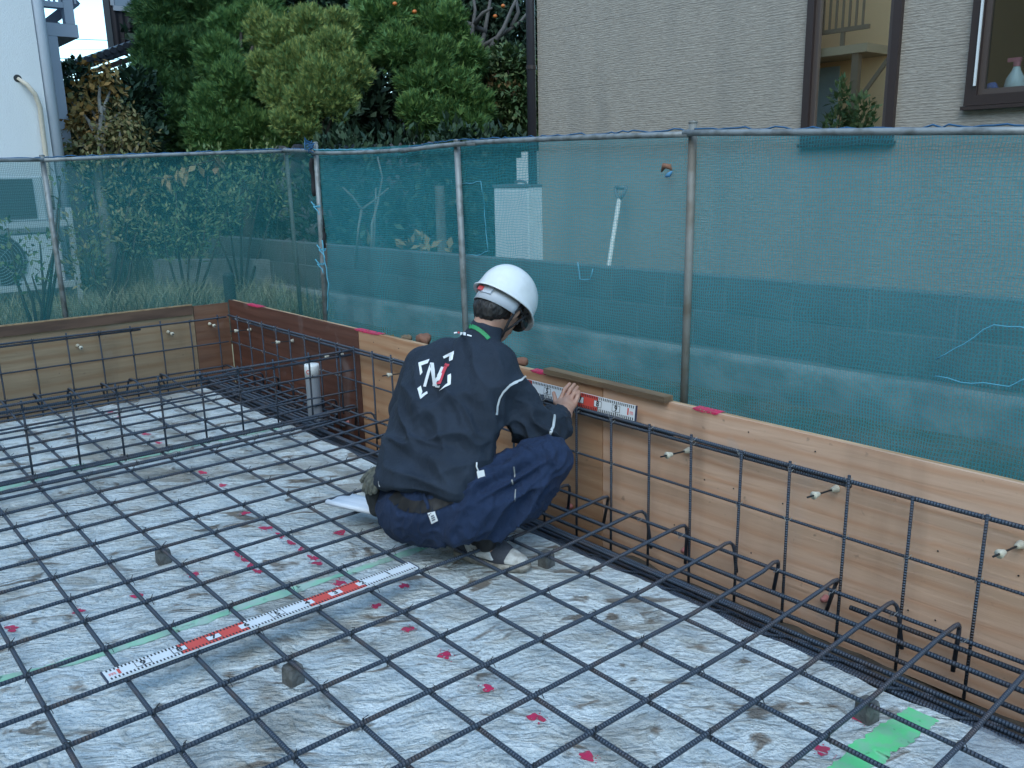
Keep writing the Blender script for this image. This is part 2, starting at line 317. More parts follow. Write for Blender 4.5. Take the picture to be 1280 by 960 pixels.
# ------------------------------------------------------------------ formwork
FY, FZ = 1.76, .462
fw = thing('plywood_formwork', 'long plywood form wall beside the crouching worker, pale boards with one reddish brown far board', 'formwork', (-.68, FY, 0))
def panel(x0, x1, m, name='plywood_panel'):
    b_ = MB(); b_.box((-(x1-x0)/2+.002, 0, -.35), ((x1-x0)/2-.002, .012, .35)); o = b_.build(name, m, fw)
    o.location = ((x0+x1)/2, FY+random.uniform(0, .002), FZ-.35); return o
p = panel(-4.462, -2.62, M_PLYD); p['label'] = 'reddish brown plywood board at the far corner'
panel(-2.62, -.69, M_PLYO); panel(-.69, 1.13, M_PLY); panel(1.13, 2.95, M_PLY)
M_EDGEY = mat('pale_lumber', (.55, .37, .22), .7, noise=(16, (.33, .20, .10), 5, .4, .62, (.25, 2, 2)), bump=(30, .3, (.2, 2, 2)))
b_ = MB(); b_.box((-4.45, FY+.0145, FZ-.062), (2.95, FY+.042, FZ-.004)); b_.build('top_rail', M_EDGEY, fw)
for x in np.arange(-4.2, 2.9, .45):
    b_ = MB(); b_.box((x-.024, FY+.0145, -.3), (x+.024, FY+.062, FZ-.066)); b_.build('stud', M_EDGE, fw)
def fpaint(x0, x1, d=.004):     # pink spray on the top edge and just over the face
    b_ = MB(); n = 9
    v = []
    for k in range(n):
        x = x0+(x1-x0)*k/(n-1); w = math.sin(math.pi*k/(n-1))**.4
        v += [(x, FY+.041, FZ+.0012), (x, FY-.0015, FZ+.0012), (x, FY-.0015, FZ-.006*w-d*random.random())]
    b_.add(v, [(3*k+j, 3*k+j+3, 3*k+j+4, 3*k+j+1) for k in range(n-1) for j in (0, 1)]); b_.build('paint_mark', M_PINK, fw)
for a, b2 in (((-0.2338, 1.76, 0.4677), (-0.1197, 1.76, 0.4659)), ((-1.1331, 1.76, 0.4678), (-1.0229, 1.76, 0.4673)), ((-2.661, 1.76, 0.4588), (-2.3933, 1.76, 0.4599)), ((-4.1446, 1.76, 0.4496), (-3.9111, 1.76, 0.4454))): fpaint(a[0], b2[0])
for q in range(26):
    x, z = random.uniform(-2.5, 1.1), random.choice([FZ-.04, FZ-.05, -.02, .2]); b_ = MB(); b_.lathe([(.003, 0), (.0025, .0015)], 6, Matrix.Translation((x, FY-.0002, z)) @ Matrix.Rotation(math.pi/2, 4, 'X')); b_.build('nail', M_WIRE, fw)
rel(fw)
bw = thing('plywood_formwork', 'greyish plywood form wall across the far end of the slab', 'formwork', (-4.46, -1, 0))
def bpanel(y0, y1, m):
    b_ = MB(); b_.box((-(y1-y0)/2+.002, 0, -.35), ((y1-y0)/2-.002, .012, .35)); o = b_.build('plywood_panel', m, bw)
    o.location = (-4.4615, (y0+y1)/2, FZ-.02-.35); o.rotation_euler = (0, 0, math.pi/2); return o
BJ = (-4.46, 1.499, 0.3437)[1]; q = bpanel(BJ, 1.757, M_PLYB); q['label'] = 'narrow brown filler board at the corner'
bpanel(-.46, BJ, M_PLYG); bpanel(-2.28, -.46, M_PLYG); bpanel(-4.1, -2.28, M_PLYG)
b_ = MB(); b_.box((-4.478, -4.1, FZ-.11), (-4.4755, 1.757, FZ-.024)); b_.build('top_rail', M_EDGE, bw)
b_ = MB(); b_.box((-4.4610, -4.1, FZ-.075), (-4.4465, BJ-.01, FZ-.012)); b_.build('face_batten', mat('dark_batten', (.13, .075, .05), .7, noise=(10, (.08, .045, .03), 5, .4, .6, (2, .3, 2))), bw)
b_ = MB(); b_.box((-4.47, -4.1, FZ-.0115), (-4.4455, BJ-.01, FZ-.004)); b_.build('top_edge', M_EDGE, bw)
rel(bw)
# offcut of timber on top of the form
tb = MB(); x0, x1 = -1.035, -.345
tb.box((-(x1-x0)/2, -.024, 0), ((x1-x0)/2, .024, .022)); o = tb.build('timber_batten', M_BATTEN); o.location = ((x0+x1)/2, FY+.005, FZ+.002); o.rotation_euler = (0, 0, R_(-1.2))
tag(o, 'short weathered timber batten lying on top of the pale form wall above the held ruler', 'batten')

# form ties: rod with plastic cones
def form_tie(p, d, label, ln=.2, pink=False):
    d = Vector(d).normalized(); rot = d.to_track_quat('Z', 'Y').to_matrix().to_4x4(); t = thing('form_tie', label, 'form tie', p, 'form ties along the form walls')
    mc = M_CONEP if pink else M_CONE; prof = [(.013, 0), (.0125, .004), (.008, .022), (.0075, .026)]
    b_ = MB(); b_.lathe(prof, 12, rot); b_.build('cone', mc, t, True)
    if not pink:
        b_ = MB(); b_.tube([d*.01, d*(ln+.03)], .0032, 6); b_.build('rod', M_WIRE, t)
        b_ = MB(); b_.lathe(prof, 12, Matrix.Translation(d*ln) @ rot @ Matrix.Rotation(math.pi, 4, 'X')); b_.build('cone', mc, t, True)
    return t
xs_t = [(0.3491, 1.755, 0.3066), (-0.2424, 1.755, 0.2974), (0.8983, 1.755, 0.2929), (-3.4523, 1.755, 0.2897), (-2.8119, 1.755, 0.2921), (-4.1027, 1.755, 0.2843), (-2.1308, 1.755, 0.2898)]
nm = ['form tie with cream cones below the rail, midway along the nearest pale board', 'cream coned form tie on the pale board just right of the held ruler', 'cream coned form tie nearest the camera at the right edge',
      'cream coned form tie on the brown board behind the cross cage, second from the corner', 'cream coned form tie on the brown board just above the grey drain pipe', 'cream coned form tie on the brown board closest to the corner', 'cream coned form tie on the pale board left of the worker']
for p, n in zip(xs_t, nm): form_tie((p[0], FY-.001, p[2]), (-.12, -1, .02), n, .115)
for p, n in (((0.34, 1.755, -0.0823), 'pink form cone low on the nearest pale board'), ((-0.244, 1.755, -0.1016), 'pink form cone low on the pale board below the held ruler'), ((-0.877, 1.755, -0.1083), 'pink form cone low on the board just right of the knee'), ((-2.7999, 1.755, -0.1247), 'pink form cone low on the brown board right of the pipe')):
    form_tie((p[0], FY-.001, p[2]), (0, -1, 0), n, pink=True)
for p, n in (((-4.445, 0.7101, 0.272), 'cream coned form tie on the greyish far board, left one'), ((-4.445, 1.3005, 0.2848), 'cream coned form tie on the greyish far board, middle one'), ((-4.445, 1.5997, 0.3039), 'cream coned form tie on the narrow brown filler board')):
    form_tie((-4.445, p[1], p[2]), (1, -.05, 0), n, .10)

# drain sleeve
t = thing('drain_pipe', 'grey upright plastic drain pipe with white taped top in the trench corner', 'pipe', (-2.83, 1.56, -.24))
b_ = MB(); b_.lathe([(.042, 0), (.042, .48)], 20); b_.build('pipe_body', M_PVC, t, False)
b_ = MB(); b_.lathe([(.0435, .425), (.044, .49), (.041, .502), (.01, .504)], 20); b_.build('tape_cap', M_WTAPE, t, True)
b_ = MB()
for k in range(12):
    a0, a1 = 2*math.pi*k/12, 2*math.pi*(k+1)/12; f0 = -1.0
    def q(a, r): x = f0+r*math.cos(a)/.044; z = .462+r*math.sin(a); return (.0449*math.cos(x), .0449*math.sin(x), z)
    b_.add([q(a0, .013), q(a1, .013), q(a1, .008), q(a0, .008)], [(0, 1, 2, 3)])
b_.build('red_ring_mark', M_RED, t)

# ------------------------------------------------------------------ reinforcement
BR = .0066
def bar_mesh(name, pts, r=BR, n=8):
    b_ = MB(); b_.tube(pts, r, n); me = bpy.data.meshes.new(name); me.from_pydata(b_.v, [], b_.f); me.materials.append(M_BAR)
    me.polygons.foreach_set('use_smooth', [True]*len(me.polygons)); me.update(); return me
def wavy(x0, x1, amp, seed, dx=.12):
    n = max(2, int((x1-x0)/dx)); ph = np.random.default_rng(seed).uniform(0, 6.3, 4); out = []
    for k in range(n+1):
        x = x0+(x1-x0)*k/n; out.append((x, amp*(math.sin(x*1.3+ph[0])+.5*math.sin(x*2.9+ph[1])), amp*.6*(math.sin(x*1.7+ph[2])+.4*math.sin(x*3.3+ph[3]))))
    return out
mesh_t = thing('rebar_mat', 'tied grid of steel reinforcing bars lying over the pale slab', 'rebar mat', (-1, -1, 0))
DXI = {-9: -.011, -8: -.009, -7: -.007, -6: -.002, -5: -.012, -4: .002, -3: .010, -2: .007, -1: .002, 0: .006, 1: .005, 2: .009}
DYJ = {-2: .018, -1: .026, 0: .011, 1: -.008, 2: -.006, 3: -.008, 4: -.010, 5: -.010, 6: -.013}
xi = {i: i*.2+DXI.get(i, random.uniform(-.012, .012)) for i in range(-20, 9)}
yj = {j: j*.2+DYJ.get(j, random.uniform(-.012, .012)) for j in range(-24, 7)}
def hook(end, seed, drop=.13, lean=0.):
    a = [(end-.045, 0, .0), (end-.02, 0, -.004), (end-.006, lean*.01, -.017), (end, lean*.02, -.04), (end+.004, lean*.05, -drop)]
    return a
AV = []
for s in range(5):
    body = wavy(-5.4, 1.58, .0035, s); e = 1.70
    body = [(x, y, z+max(0, x-1.2)*.06) for x, y, z in body]
    hk = [(x, y, z+.03) for x, y, z in hook(e-(0, .012, -.01, .006, -.004)[s], s, .12+.012*s, (-.3, .5, .9, -.6, .2)[s])]
    AV.append(bar_mesh('rebar', body+hk))
for i, x in xi.items():
    o = link('rebar', AV[i % 5], mesh_t); o.location = (x, 0, BR+.0002); o.rotation_euler = (0, 0, math.pi/2+random.uniform(-.0025, .0025))
BV = []
for s in range(4):
    body = wavy(-4.25, 2.3, .0035, 10+s); hk = [(-x, y, z) for x, y, z in hook(4.37, s, .11, (.4, -.5, .7, -.2)[s])][::-1]
    body = [(x, y, z+max(0, -3.9-x)*.08) for x, y, z in body]
    hk = [(x, y, z+.028) for x, y, z in hk]
    BV.append(bar_mesh('rebar', hk+body))
for j, y in yj.items():
    o = link('rebar', BV[j % 4], mesh_t); o.location = (0, y, -BR-.0002); o.rotation_euler = (0, 0, random.uniform(-.002, .002))
tw = MB()
for i, x in xi.items():
    for j, y in yj.items():
        if x < -3.9 or y < -3.2 or (x > 1.2) or random.random() < .15: continue
        s = random.choice((-1, 1)); w = .011
        tw.tube([(x-w, y-w*s, -.008), (x-w*.4, y-w*s*.4, .0145), (x+w*.4, y+w*s*.4, .0145), (x+w, y+w*s, -.008)], .0012, 4, False)
        tw.tube([(x+w*.5, y, .013), (x+w*.9+random.uniform(-.006, .006), y+random.uniform(-.008, .008), .021), (x+w*1.1, y+random.uniform(-.012, .012), .03)], .0012, 4, False)
stuff(tw.build('tie_wire', M_WIRE, mesh_t))
rel(mesh_t)

def cage(name, label, axis, at, start, stop, ups, rails, ztop, zbot, foot=0., loc=None):
    """a standing wall cage: rails = [(across, z, start, stop, radius)], ups = positions of the uprights"""
    t = thing(name, label, 'rebar cage', loc); X = axis == 'x'
    me = bar_mesh('upright_bar', [(0, 0, 0), (.3, .0015, .001), (ztop-zbot+.02, -.001, 0)] if not foot else [(.0, 0, foot), (.02, 0, foot*.2), (.06, 0, .01), (.3, .0015, .001), (ztop-zbot+.02, -.001, 0)], .0052)
    for u in ups:
        o = link('upright_bar', me, t); o.location = ((u, at, zbot) if X else (at, u, zbot))
        o.rotation_euler = (R_(random.uniform(-1, 1))*.6, -math.pi/2+R_(random.uniform(-.8, .8)), 0)
        o.scale = (1+random.uniform(-.02, .015), 1, 1)
    for k, (ac, z, s0, s1, r) in enumerate(rails):
        me2 = bar_mesh('rail_bar', wavy(0, s1-s0, .0022, 77+k), r); o = link('rail_bar', me2, t)
        o.location = (s0, ac, z) if X else (ac, s0, z)
        if not X: o.rotation_euler = (0, 0, math.pi/2)
    tb_ = MB()
    for u in ups:
        for (ac, z, s0, s1, r) in rails:
            if not (s0 < u < s1) or z < -.03 or random.random() < .3: continue
            c = Vector((u, ac, z)) if X else Vector((ac, u, z)); w = .011
            a = Vector((w, 0, 0)) if X else Vector((0, w, 0)); nrm = Vector((0, -w*.9, 0)) if X else Vector((w*.9, 0, 0)); up = Vector((0, 0, w*1.2))
            tb_.tube([c-a-up, c-a*.4+nrm*1.2, c+a*.4+nrm*1.2, c+a+up], .0011, 4, False)
            tb_.tube([c+nrm, c+nrm*2+up*random.uniform(-.6, 1), c+nrm*2.4+up*1.4+a*random.uniform(-1, 1)], .0011, 4, False)
    stuff(tb_.build('tie_wire', M_WIRE if not X else M_WIREL, t)); rel(t); return t
RY = 1.70
ups = [.617+.2*k+random.uniform(-.006, .006) for k in range(-24, 8)]
cage('rebar_cage', 'long standing rebar cage along the pale form wall beside the worker', 'x', RY, -4.36, 2.4, ups,
     [(RY+.012, .362, -4.36, 2.4, .0078), (RY+.012, .346, -4.3, .42, .0078), (RY+.012, .172, -4.36, 2.4, .0052), (RY+.03, .352, -2.4, -.3, BR),
      (1.655, .006, -4.36, 2.4, .0066), (1.672, -.035, .47, 2.4, .008), (1.60, -.045, -4.3, 2.4, .008), (1.47, -.075, -4.3, 2.4, .008), (1.455, -.115, -4.3, 2.4, .008), (1.485, -.125, -4.3, 2.4, .008), (1.52, -.13, -4.3, 2.4, .008), (1.56, -.135, -4.3, .36, .008), (1.50, -.085, -4.3, .3, .008), (1.66, -.14, -4.3, 2.4, .008), (1.42, -.12, -4.3, 2.4, .007)],
     .36, -.2, loc=(-.7, RY, -.2))
yb = [(-4.38, 0.437, 0.2888)[1], (-4.38, 0.6302, 0.3027)[1], (-4.38, 0.8264, 0.3126)[1], (-4.38, 1.0324, 0.3337)[1], (-4.38, 1.241, 0.3454)[1], (-4.38, 1.4365, 0.3604)[1]]
stp = (yb[-1]-yb[0])/5; ups = [yb[0]+stp*k for k in range(-14, 7) if yb[0]+stp*k < 1.69]
cage('rebar_cage', 'standing rebar cage in front of the greyish form wall at the far end', 'y', -4.385, -3.6, 1.7, ups,
     [(-4.377, .352, -3.6, 1.7, BR), (-4.38, .337, -3.6, 1.1, BR), (-4.377, .17, -3.6, 1.7, .0052), (-4.36, .0, -3.6, 1.68, .0062), (-4.2, -.06, -3.6, 1.68, .008), (-4.15, -.12, -3.6, 1.68, .008), (-4.3, -.13, -3.6, 1.68, .008)], .35, -.2, loc=(-4.385, -1, -.2))
ups = [(-7.1469, 1.2, -1.4557)[1]]
ups = [.02+.2*k+random.uniform(-.008, .008) for k in range(-16, 9)]
cage('rebar_cage', 'standing rebar cage crossing the slab left of the worker', 'y', -2.585, -3.4, 1.69, ups,
     [(-2.577, .362, -3.4, 1.69, .007), (-2.593, .332, -3.4, 1.69, .007), (-2.577, .245, -3.4, 1.69, .0052), (-2.577, .125, -3.4, 1.69, .0052), (-2.575, .022, -3.4, 1.69, .0075), (-2.54, .022, -3.4, 1.5, .0075), (-2.44, .02, -3.4, 1.45, .0075), (-2.425, .022, -3.4, 1.3, .007)], .36, .0, loc=(-2.585, -.5, 0))
# loose footing bars crossing the trench near the corner
t = thing('footing_bars', 'dark bundle of footing bars with bent ends crossing the trench at the far corner', 'rebar', (-3.3, 1.5, -.1))
for k, x in enumerate(np.arange(-4.0, -2.7, .2)):
    me = bar_mesh('footing_bar', [(1.18, 0, -.05), (1.5, 0, -.05), (1.66, 0, -.045), (1.675, 0, -.03), (1.68, .01, .0), (1.66, .012, .02), (1.60, .012, .024)], .0065); o = link('footing_bar', me, t); o.location = (x+random.uniform(-.02, .02), 0, random.uniform(-.08, -.02)); o.rotation_euler = (0, 0, math.pi/2)
for k in range(7):
    me = bar_mesh('footing_bar', wavy(-4.35, -2.5+random.uniform(-.2, .2), .004, 50+k), .0075); o = link('footing_bar', me, t); o.location = (0, 1.44+.037*k, -.03-.13*((k*3) % 5)/5)
rel(t)
# stirrup legs that lean into the near trench
t = thing('stirrup_row', 'row of slanting stirrup legs low in the trench beside the pale form wall', 'rebar', (0, 1.5, -.15))
for x in np.arange(-1.4, 1.3, .2):
    me = bar_mesh('stirrup_leg', [(0, 0, 0), (.07, .0, .01), (.20, .0, .012), (.25, .01, .012)], .005); o = link('stirrup_leg', me, t); o.location = (x+.1+random.uniform(-.02, .02), 1.43+random.uniform(-.01, .01), -.10); o.rotation_euler = (0, R_(22), R_(62))
rel(t)
# clear polythene turned up over the slab edge in the near corner
n1, n2 = 60, 46; P = np.zeros((n1, n2, 3))
for i in range(n1):
    for j in range(n2):
        x = .96+.9*i/(n1-1)+.12*(1-j/(n2-1)); y = .98+.52*j/(n2-1); P[i, j] = (x, y, 0)
Q = P.reshape(-1, 3); ca2, sa2 = math.cos(.5), math.sin(.5); W3 = np.stack([(Q[:, 0]*ca2-Q[:, 1]*sa2)*16, (Q[:, 0]*sa2+Q[:, 1]*ca2)*3, 0*Q[:, 0]], 1)
for i in range(n1):
    for j in range(n2): P[i, j, 2] = max(-.2, (slab_z(P[i, j, 0], min(P[i, j, 1], 1.38))+.008) - max(0, P[i, j, 1]-1.39)*1.3)
P[..., 2] += (.017*np.abs(fbm(W3, 3, 6))).reshape(n1, n2); P[..., 0] += (.07*vnoise(Q*4, 12)+.03*vnoise(Q*11, 13)).reshape(n1, n2)*np.linspace(1, 0, n1)[:, None]**2; P[..., 1] += (.06*vnoise(Q*4, 15)).reshape(n1, n2)*np.linspace(1, 0, n2)[None]
film = grid_mesh('plastic_sheet', P, mat('clear_polythene', (.40, .45, .50), .22)); tag(film, 'crumpled translucent plastic sheet over the slab edge in the near right corner', 'plastic sheet')
N, L, b = nodes(MATS['clear_polythene']); t_ = N.new('ShaderNodeBsdfTransparent'); x_ = N.new('ShaderNodeMixShader'); x_.inputs[0].default_value = .36; L.new(t_.outputs[0], x_.inputs[1]); L.new(b.outputs[0], x_.inputs[2]); L.new(x_.outputs[0], N['Material Output'].inputs[0])
# mortar spacer blocks under the bars
sp = [((-1.443, 0.1985, -0.07), 'grey mortar spacer block under a bar, on the slab left of the worker'), ((-0.3902, 0.1972, -0.07), 'grey mortar spacer block under a bar below the ruler lying on the slab'), ((0.7596, 1.2328, -0.07), 'grey mortar spacer block beside the bright green paint stripe'), ((-0.4545, 1.2251, -0.07), "grey mortar spacer block beside the toe of the worker's shoe")]
bvm = MB(); s = .024
for k in range(4): pass
v = []
for z, w in ((0, s), (.004, s*1.04), (.05, s*.98), (.056, s*.9)):
    c_ = .006; v += [(-w+c_, -w, z), (w-c_, -w, z), (w, -w+c_, z), (w, w-c_, z), (w-c_, w, z), (-w+c_, w, z), (-w, w-c_, z), (-w, -w+c_, z)]
bvm.add(v, [(8*r+j, 8*r+(j+1) % 8, 8*r+8+(j+1) % 8, 8*r+8+j) for r in range(3) for j in range(8)]+[tuple(range(7, -1, -1)), tuple(range(24, 32))])
sp0 = None
for c, lb in sp:
    if sp0 is None: o = bvm.build('spacer_block', M_MORTAR); sp0 = o
    else: o = sp0.copy(); COL.objects.link(o)
    o.location = (c[0], c[1], slab_z(c[0], c[1])-.004); o.rotation_euler = (0, 0, random.uniform(-.2, .2)); tag(o, lb, 'spacer block', 'mortar spacer blocks under the bars')

# ------------------------------------------------------------------ measuring staffs
def text_obj(s, size, m, parent, loc, rot, bold=0.):
    cu = bpy.data.curves.new('digit', 'FONT'); cu.body = s; cu.size = size; cu.align_x = 'CENTER'; cu.align_y = 'CENTER'; cu.offset = bold; cu.resolution_u = 3
    tmp = bpy.data.objects.new('digit', cu); COL.objects.link(tmp); dg = bpy.context.evaluated_depsgraph_get()
    me = bpy.data.meshes.new_from_object(tmp.evaluated_get(dg)); bpy.data.objects.remove(tmp); me.materials.clear(); me.materials.append(m)
    o = link('digit', me, parent); o.location = loc; o.rotation_euler = rot; return o
def staff(label):
    """1 m long, 60 mm wide; local x along from the '1m' end, y across, z out of the face"""
    t = thing('measuring_staff', label, 'ruler', (0,0,0), 'measuring staffs')
    W_ = .06; b_ = MB(); b_.box((0, 0, -.006), (1, W_, 0)); b_.build('staff_body', M_STAFF, t)
    b_ = MB(); b_.box((-.004, -.001, -.007), (0, W_+.001, .001)); b_.box((1, -.001, -.007), (1.004, W_+.001, .001)); b_.build('end_cap', mat('navy_plastic', (.03, .04, .08), .4), t)
    for x in (.2, .6):
        b_ = MB(); b_.box((x, .0005, .0001), (x+.2, W_-.0005, .0006)); b_.build('red_band', M_RED, t)
    b_ = MB()
    for k in range(1, 100):
        w = .0021; ln = .012 if k % 10 else .016
        for y0, y1 in ((.001, ln), (W_-ln, W_-.001)): b_.box((k*.01-w, y0, .0007), (k*.01+w, y1, .0011))
    stuff(b_.build('graduations', M_BLACK, t))
    for k in range(1, 10):
        b_ = MB(); b_.box((k*.1-.021, .0165, .0009), (k*.1+.021, W_-.0165, .0012)); b_.build('digit_plate', M_BLACK if k in (1, 2, 3, 5) else M_STAFF, t)
        b_ = MB(); b_.box((k*.1-.019, .0182, .0013), (k*.1+.019, W_-.0182, .0015)); b_.build('digit_plate', M_STAFF, t)
        text_obj(str(10-k), .03, M_BLACK, t, (k*.1, W_/2, .0018), (0, 0, 0), .0012)
    text_obj('1', .034, M_RED, t, (.036, W_/2, .0014), (0, 0, 0), .002); text_obj('m', .024, mat('pink_print', (.75, .3, .3), .5), t, (.018, W_/2, .0014), (0, 0, 0), .001)
    return t
st1 = staff('red and white measuring staff lying flat on the rebar grid in the foreground')
a, b2 = Vector((-0.5888, -0.2311, 0.016)), Vector((-0.5979, 0.7237, 0.016)); d = (b2-a).normalized(); yv = Vector((-d.y, d.x, 0)); 
st1.matrix_world = Matrix.Translation((a.x, a.y, .0205)) @ Matrix((( d.x, yv.x, 0, 0), (d.y, yv.y, 0, 0), (0, 0, 1, 0), (0, 0, 0, 1)))
st2 = staff("red and white measuring staff held against the form wall under the worker's hand")
# face looks along -y; its 1 m end is at the right
st2.matrix_world = Matrix.Translation((-.472, 1.716, .432)) @ Matrix(((-1, 0, 0, 0), (0, -.1, -.995, 0), (0, -.995, .1, 0), (0, 0, 0, 1)))
for o in list(st2.children):
    if o.name.startswith('digit') and o.data and not o.name.startswith('digit_plate'): o.rotation_euler = (0, 0, math.pi)
for o in list(st1.children):
    if o.name.startswith('digit') and not o.name.startswith('digit_plate'): o.rotation_euler = (0, 0, 0)

# folded drawings on the bars
t = thing('paper_drawings', 'white rolled drawings lying on the rebar by the hanging gloves', 'paper', (-1.2335, 0.9191, 0.02))
c0 = Vector(t.location); dv = (Vector((-1.0856, 0.9767, 0.02))-Vector((-1.3695, 0.8784, 0.02))).normalized(); wv_ = Vector((-dv.y, dv.x, 0))
b_ = MB(); n = 14
for q, (r0, tw_, off) in enumerate(((.013, 1.2, 0), (.011, 1.0, .004), (.009, .9, .007))):
    v = []
    for k in range(n+1):
        s = k/n; a = math.pi*1.35*(1-s)
        if s < .5: aa = math.pi*1.6*(1-s*2); y = -.06+r0*math.sin(aa); z = r0-r0*math.cos(aa)+off
        else: y = -.06+(s-.5)*2*.14; z = off+.012*math.sin((s-.5)*2*math.pi*1.2+q)*tw_+.002
        for e in (-.12, .0, .14): v.append(tuple(dv*(e+q*.006)+wv_*y+Vector((0, 0, z+.008*abs(e)*q))))
    b_.add(v, [(3*k+j, 3*k+j+1, 3*k+j+4, 3*k+j+3) for k in range(n) for j in (0, 1)])
o = b_.build('paper_sheets', M_PAPER, t, True); sm_ = o.modifiers.new('thick', 'SOLIDIFY'); sm_.thickness = .001

# ------------------------------------------------------------------ implicit surfaces for the person
def A3(*p): return np.array(p, float)
def rc(a, b, ra, rb, k=.03):
    a, b = np.array(a, float), np.array(b, float)
    def f(X):
        ba = b-a; t = np.clip(((X-a)@ba)/max(ba@ba, 1e-9), 0, 1); return np.linalg.norm(X-a-t[..., None]*ba, axis=-1)-(ra+(rb-ra)*t)
    m = max(ra, rb); return (f, np.minimum(a, b)-m, np.maximum(a, b)+m, k, '+')
def el(c, r, ax=None, k=.03, op='+'):
    c = np.array(c, float); r = np.array(r, float); M = np.eye(3) if ax is None else np.array(ax, float)
    def f(X):
        q = (X-c)@M.T; k0 = np.linalg.norm(q/r, axis=-1); k1 = np.linalg.norm(q/(r*r), axis=-1)+1e-9; return k0*(k0-1)/k1
    e = (np.abs(M.T)*r).sum(1); return (f, c-e, c+e, k, op)
def half(p, n, k=.01):
    p = np.array(p, float); n = np.array(n, float); n = n/np.linalg.norm(n)
    return (lambda X: (X-p)@n, None, None, k, '&')
def sdf_build(prims, h, pad=.03):
    lo = np.min([p[1] for p in prims if p[1] is not None and p[4] == '+'], 0)-pad; hi = np.max([p[2] for p in prims if p[2] is not None and p[4] == '+'], 0)+pad
    n = np.ceil((hi-lo)/h).astype(int)+1; D = np.full(n, .5, np.float32); ax = [lo[i]+h*np.arange(n[i]) for i in range(3)]
    for f, l, u, k, op in prims:
        if l is None: sl = tuple(slice(0, n[i]) for i in range(3))
        else:
            mg = k+3*h; a = np.clip(np.floor((l-mg-lo)/h).astype(int), 0, n-1); b_ = np.clip(np.ceil((u+mg-lo)/h).astype(int)+1, 1, n); sl = tuple(slice(a[i], b_[i]) for i in range(3))
        X = np.stack(np.meshgrid(*[ax[i][sl[i]] for i in range(3)], indexing='ij'), -1); d = f(X).astype(np.float32); c = D[sl]
        if op == '+': hh = np.clip(.5+.5*(c-d)/k, 0, 1); D[sl] = c*(1-hh)+d*hh-k*hh*(1-hh)
        else:
            if op == '-': d = -d
            hh = np.clip(.5-.5*(c-d)/k, 0, 1); D[sl] = c*(1-hh)+d*hh+k*hh*(1-hh)
    return surf_nets(D, lo, h)
def surf_nets(D, lo, h):
    s = D < 0; C8 = [(i, j, k) for i in (0, 1) for j in (0, 1) for k in (0, 1)]; n = D.shape
    cnt = sum(s[i:n[0]-1+i, j:n[1]-1+j, k:n[2]-1+k].astype(np.int8) for i, j, k in C8); act = (cnt > 0) & (cnt < 8); idx = np.argwhere(act)
    pos = np.zeros((len(idx), 3)); num = np.zeros(len(idx)); vals = {c: D[idx[:, 0]+c[0], idx[:, 1]+c[1], idx[:, 2]+c[2]] for c in C8}
    for a in C8:
        for x in range(3):
            if a[x]: continue
            b_ = tuple(a[i]+(i == x) for i in range(3)); da, db = vals[a], vals[b_]; m = (da < 0) != (db < 0); t = np.where(m, da/(da-db+1e-12), 0)
            e = np.array(a, float)[None]+np.eye(3)[x][None]*t[:, None]; pos[m] += e[m]; num += m
    V = lo+(idx+pos/num[:, None])*h; ids = np.full(act.shape, -1, np.int32); ids[act] = np.arange(len(idx)); F = []
    for x in range(3):
        y, z = (x+1) % 3, (x+2) % 3; sl0 = [slice(None)]*3; sl1 = [slice(None)]*3; sl0[x] = slice(0, n[x]-1); sl1[x] = slice(1, n[x])
        s0, s1 = s[tuple(sl0)], s[tuple(sl1)]; e = np.argwhere(s0 != s1); ok = (e[:, y] > 0) & (e[:, z] > 0) & (e[:, y] < n[y]-1) & (e[:, z] < n[z]-1); e = e[ok]; ins = s0[e[:, 0], e[:, 1], e[:, 2]]
        def g(dy, dz): q = e.copy(); q[:, y] += dy; q[:, z] += dz; return ids[q[:, 0], q[:, 1], q[:, 2]]
        f = np.stack([g(-1, -1), g(0, -1), g(0, 0), g(-1, 0)], 1); f[~ins] = f[~ins][:, ::-1]; F.append(f)
    return V, np.concatenate(F)
def vnormals(V, F):
    n = np.cross(V[F[:, 2]]-V[F[:, 0]], V[F[:, 3]]-V[F[:, 1]]); N_ = np.zeros_like(V)
    for i in range(4): np.add.at(N_, F[:, i], n)
    return N_/(np.linalg.norm(N_, axis=1, keepdims=True)+1e-12)
def relax(V, F, it=2, w=.5):
    for _ in range(it):
        S = np.zeros_like(V); c = np.zeros(len(V))
        for i in range(4):
            for j in (1, 3): np.add.at(S, F[:, i], V[F[:, (i+j) % 4]]); np.add.at(c, F[:, i], 1)
        V = V*(1-w)+w*S/np.maximum(c, 1)[:, None]
    return V
def folds(V, F, specs):
    """specs: (origin, along, scale_across, scale_along, amp, radius) ridged cloth folds fading with distance from the origin"""
    N_ = vnormals(V, F); d = 0
    for k, (o, al, sc, sl, amp, rad) in enumerate(specs):
        al = np.array(al, float); al /= np.linalg.norm(al); Q = V-np.array(o); t = Q@al; R3 = Q-t[:, None]*al
        X = R3*sc+(t*sl)[:, None]*al; n = vnoise(X+.6*np.stack([vnoise(X*.5, 90+k+i) for i in range(3)], 1), 30+k)
        r = 2*(1-np.abs(n))**2.6-.9; d = d+1.35*amp*r*np.exp(-(np.linalg.norm(Q, axis=1)/rad)**2)
    return V+N_*np.asarray(d)[:, None]

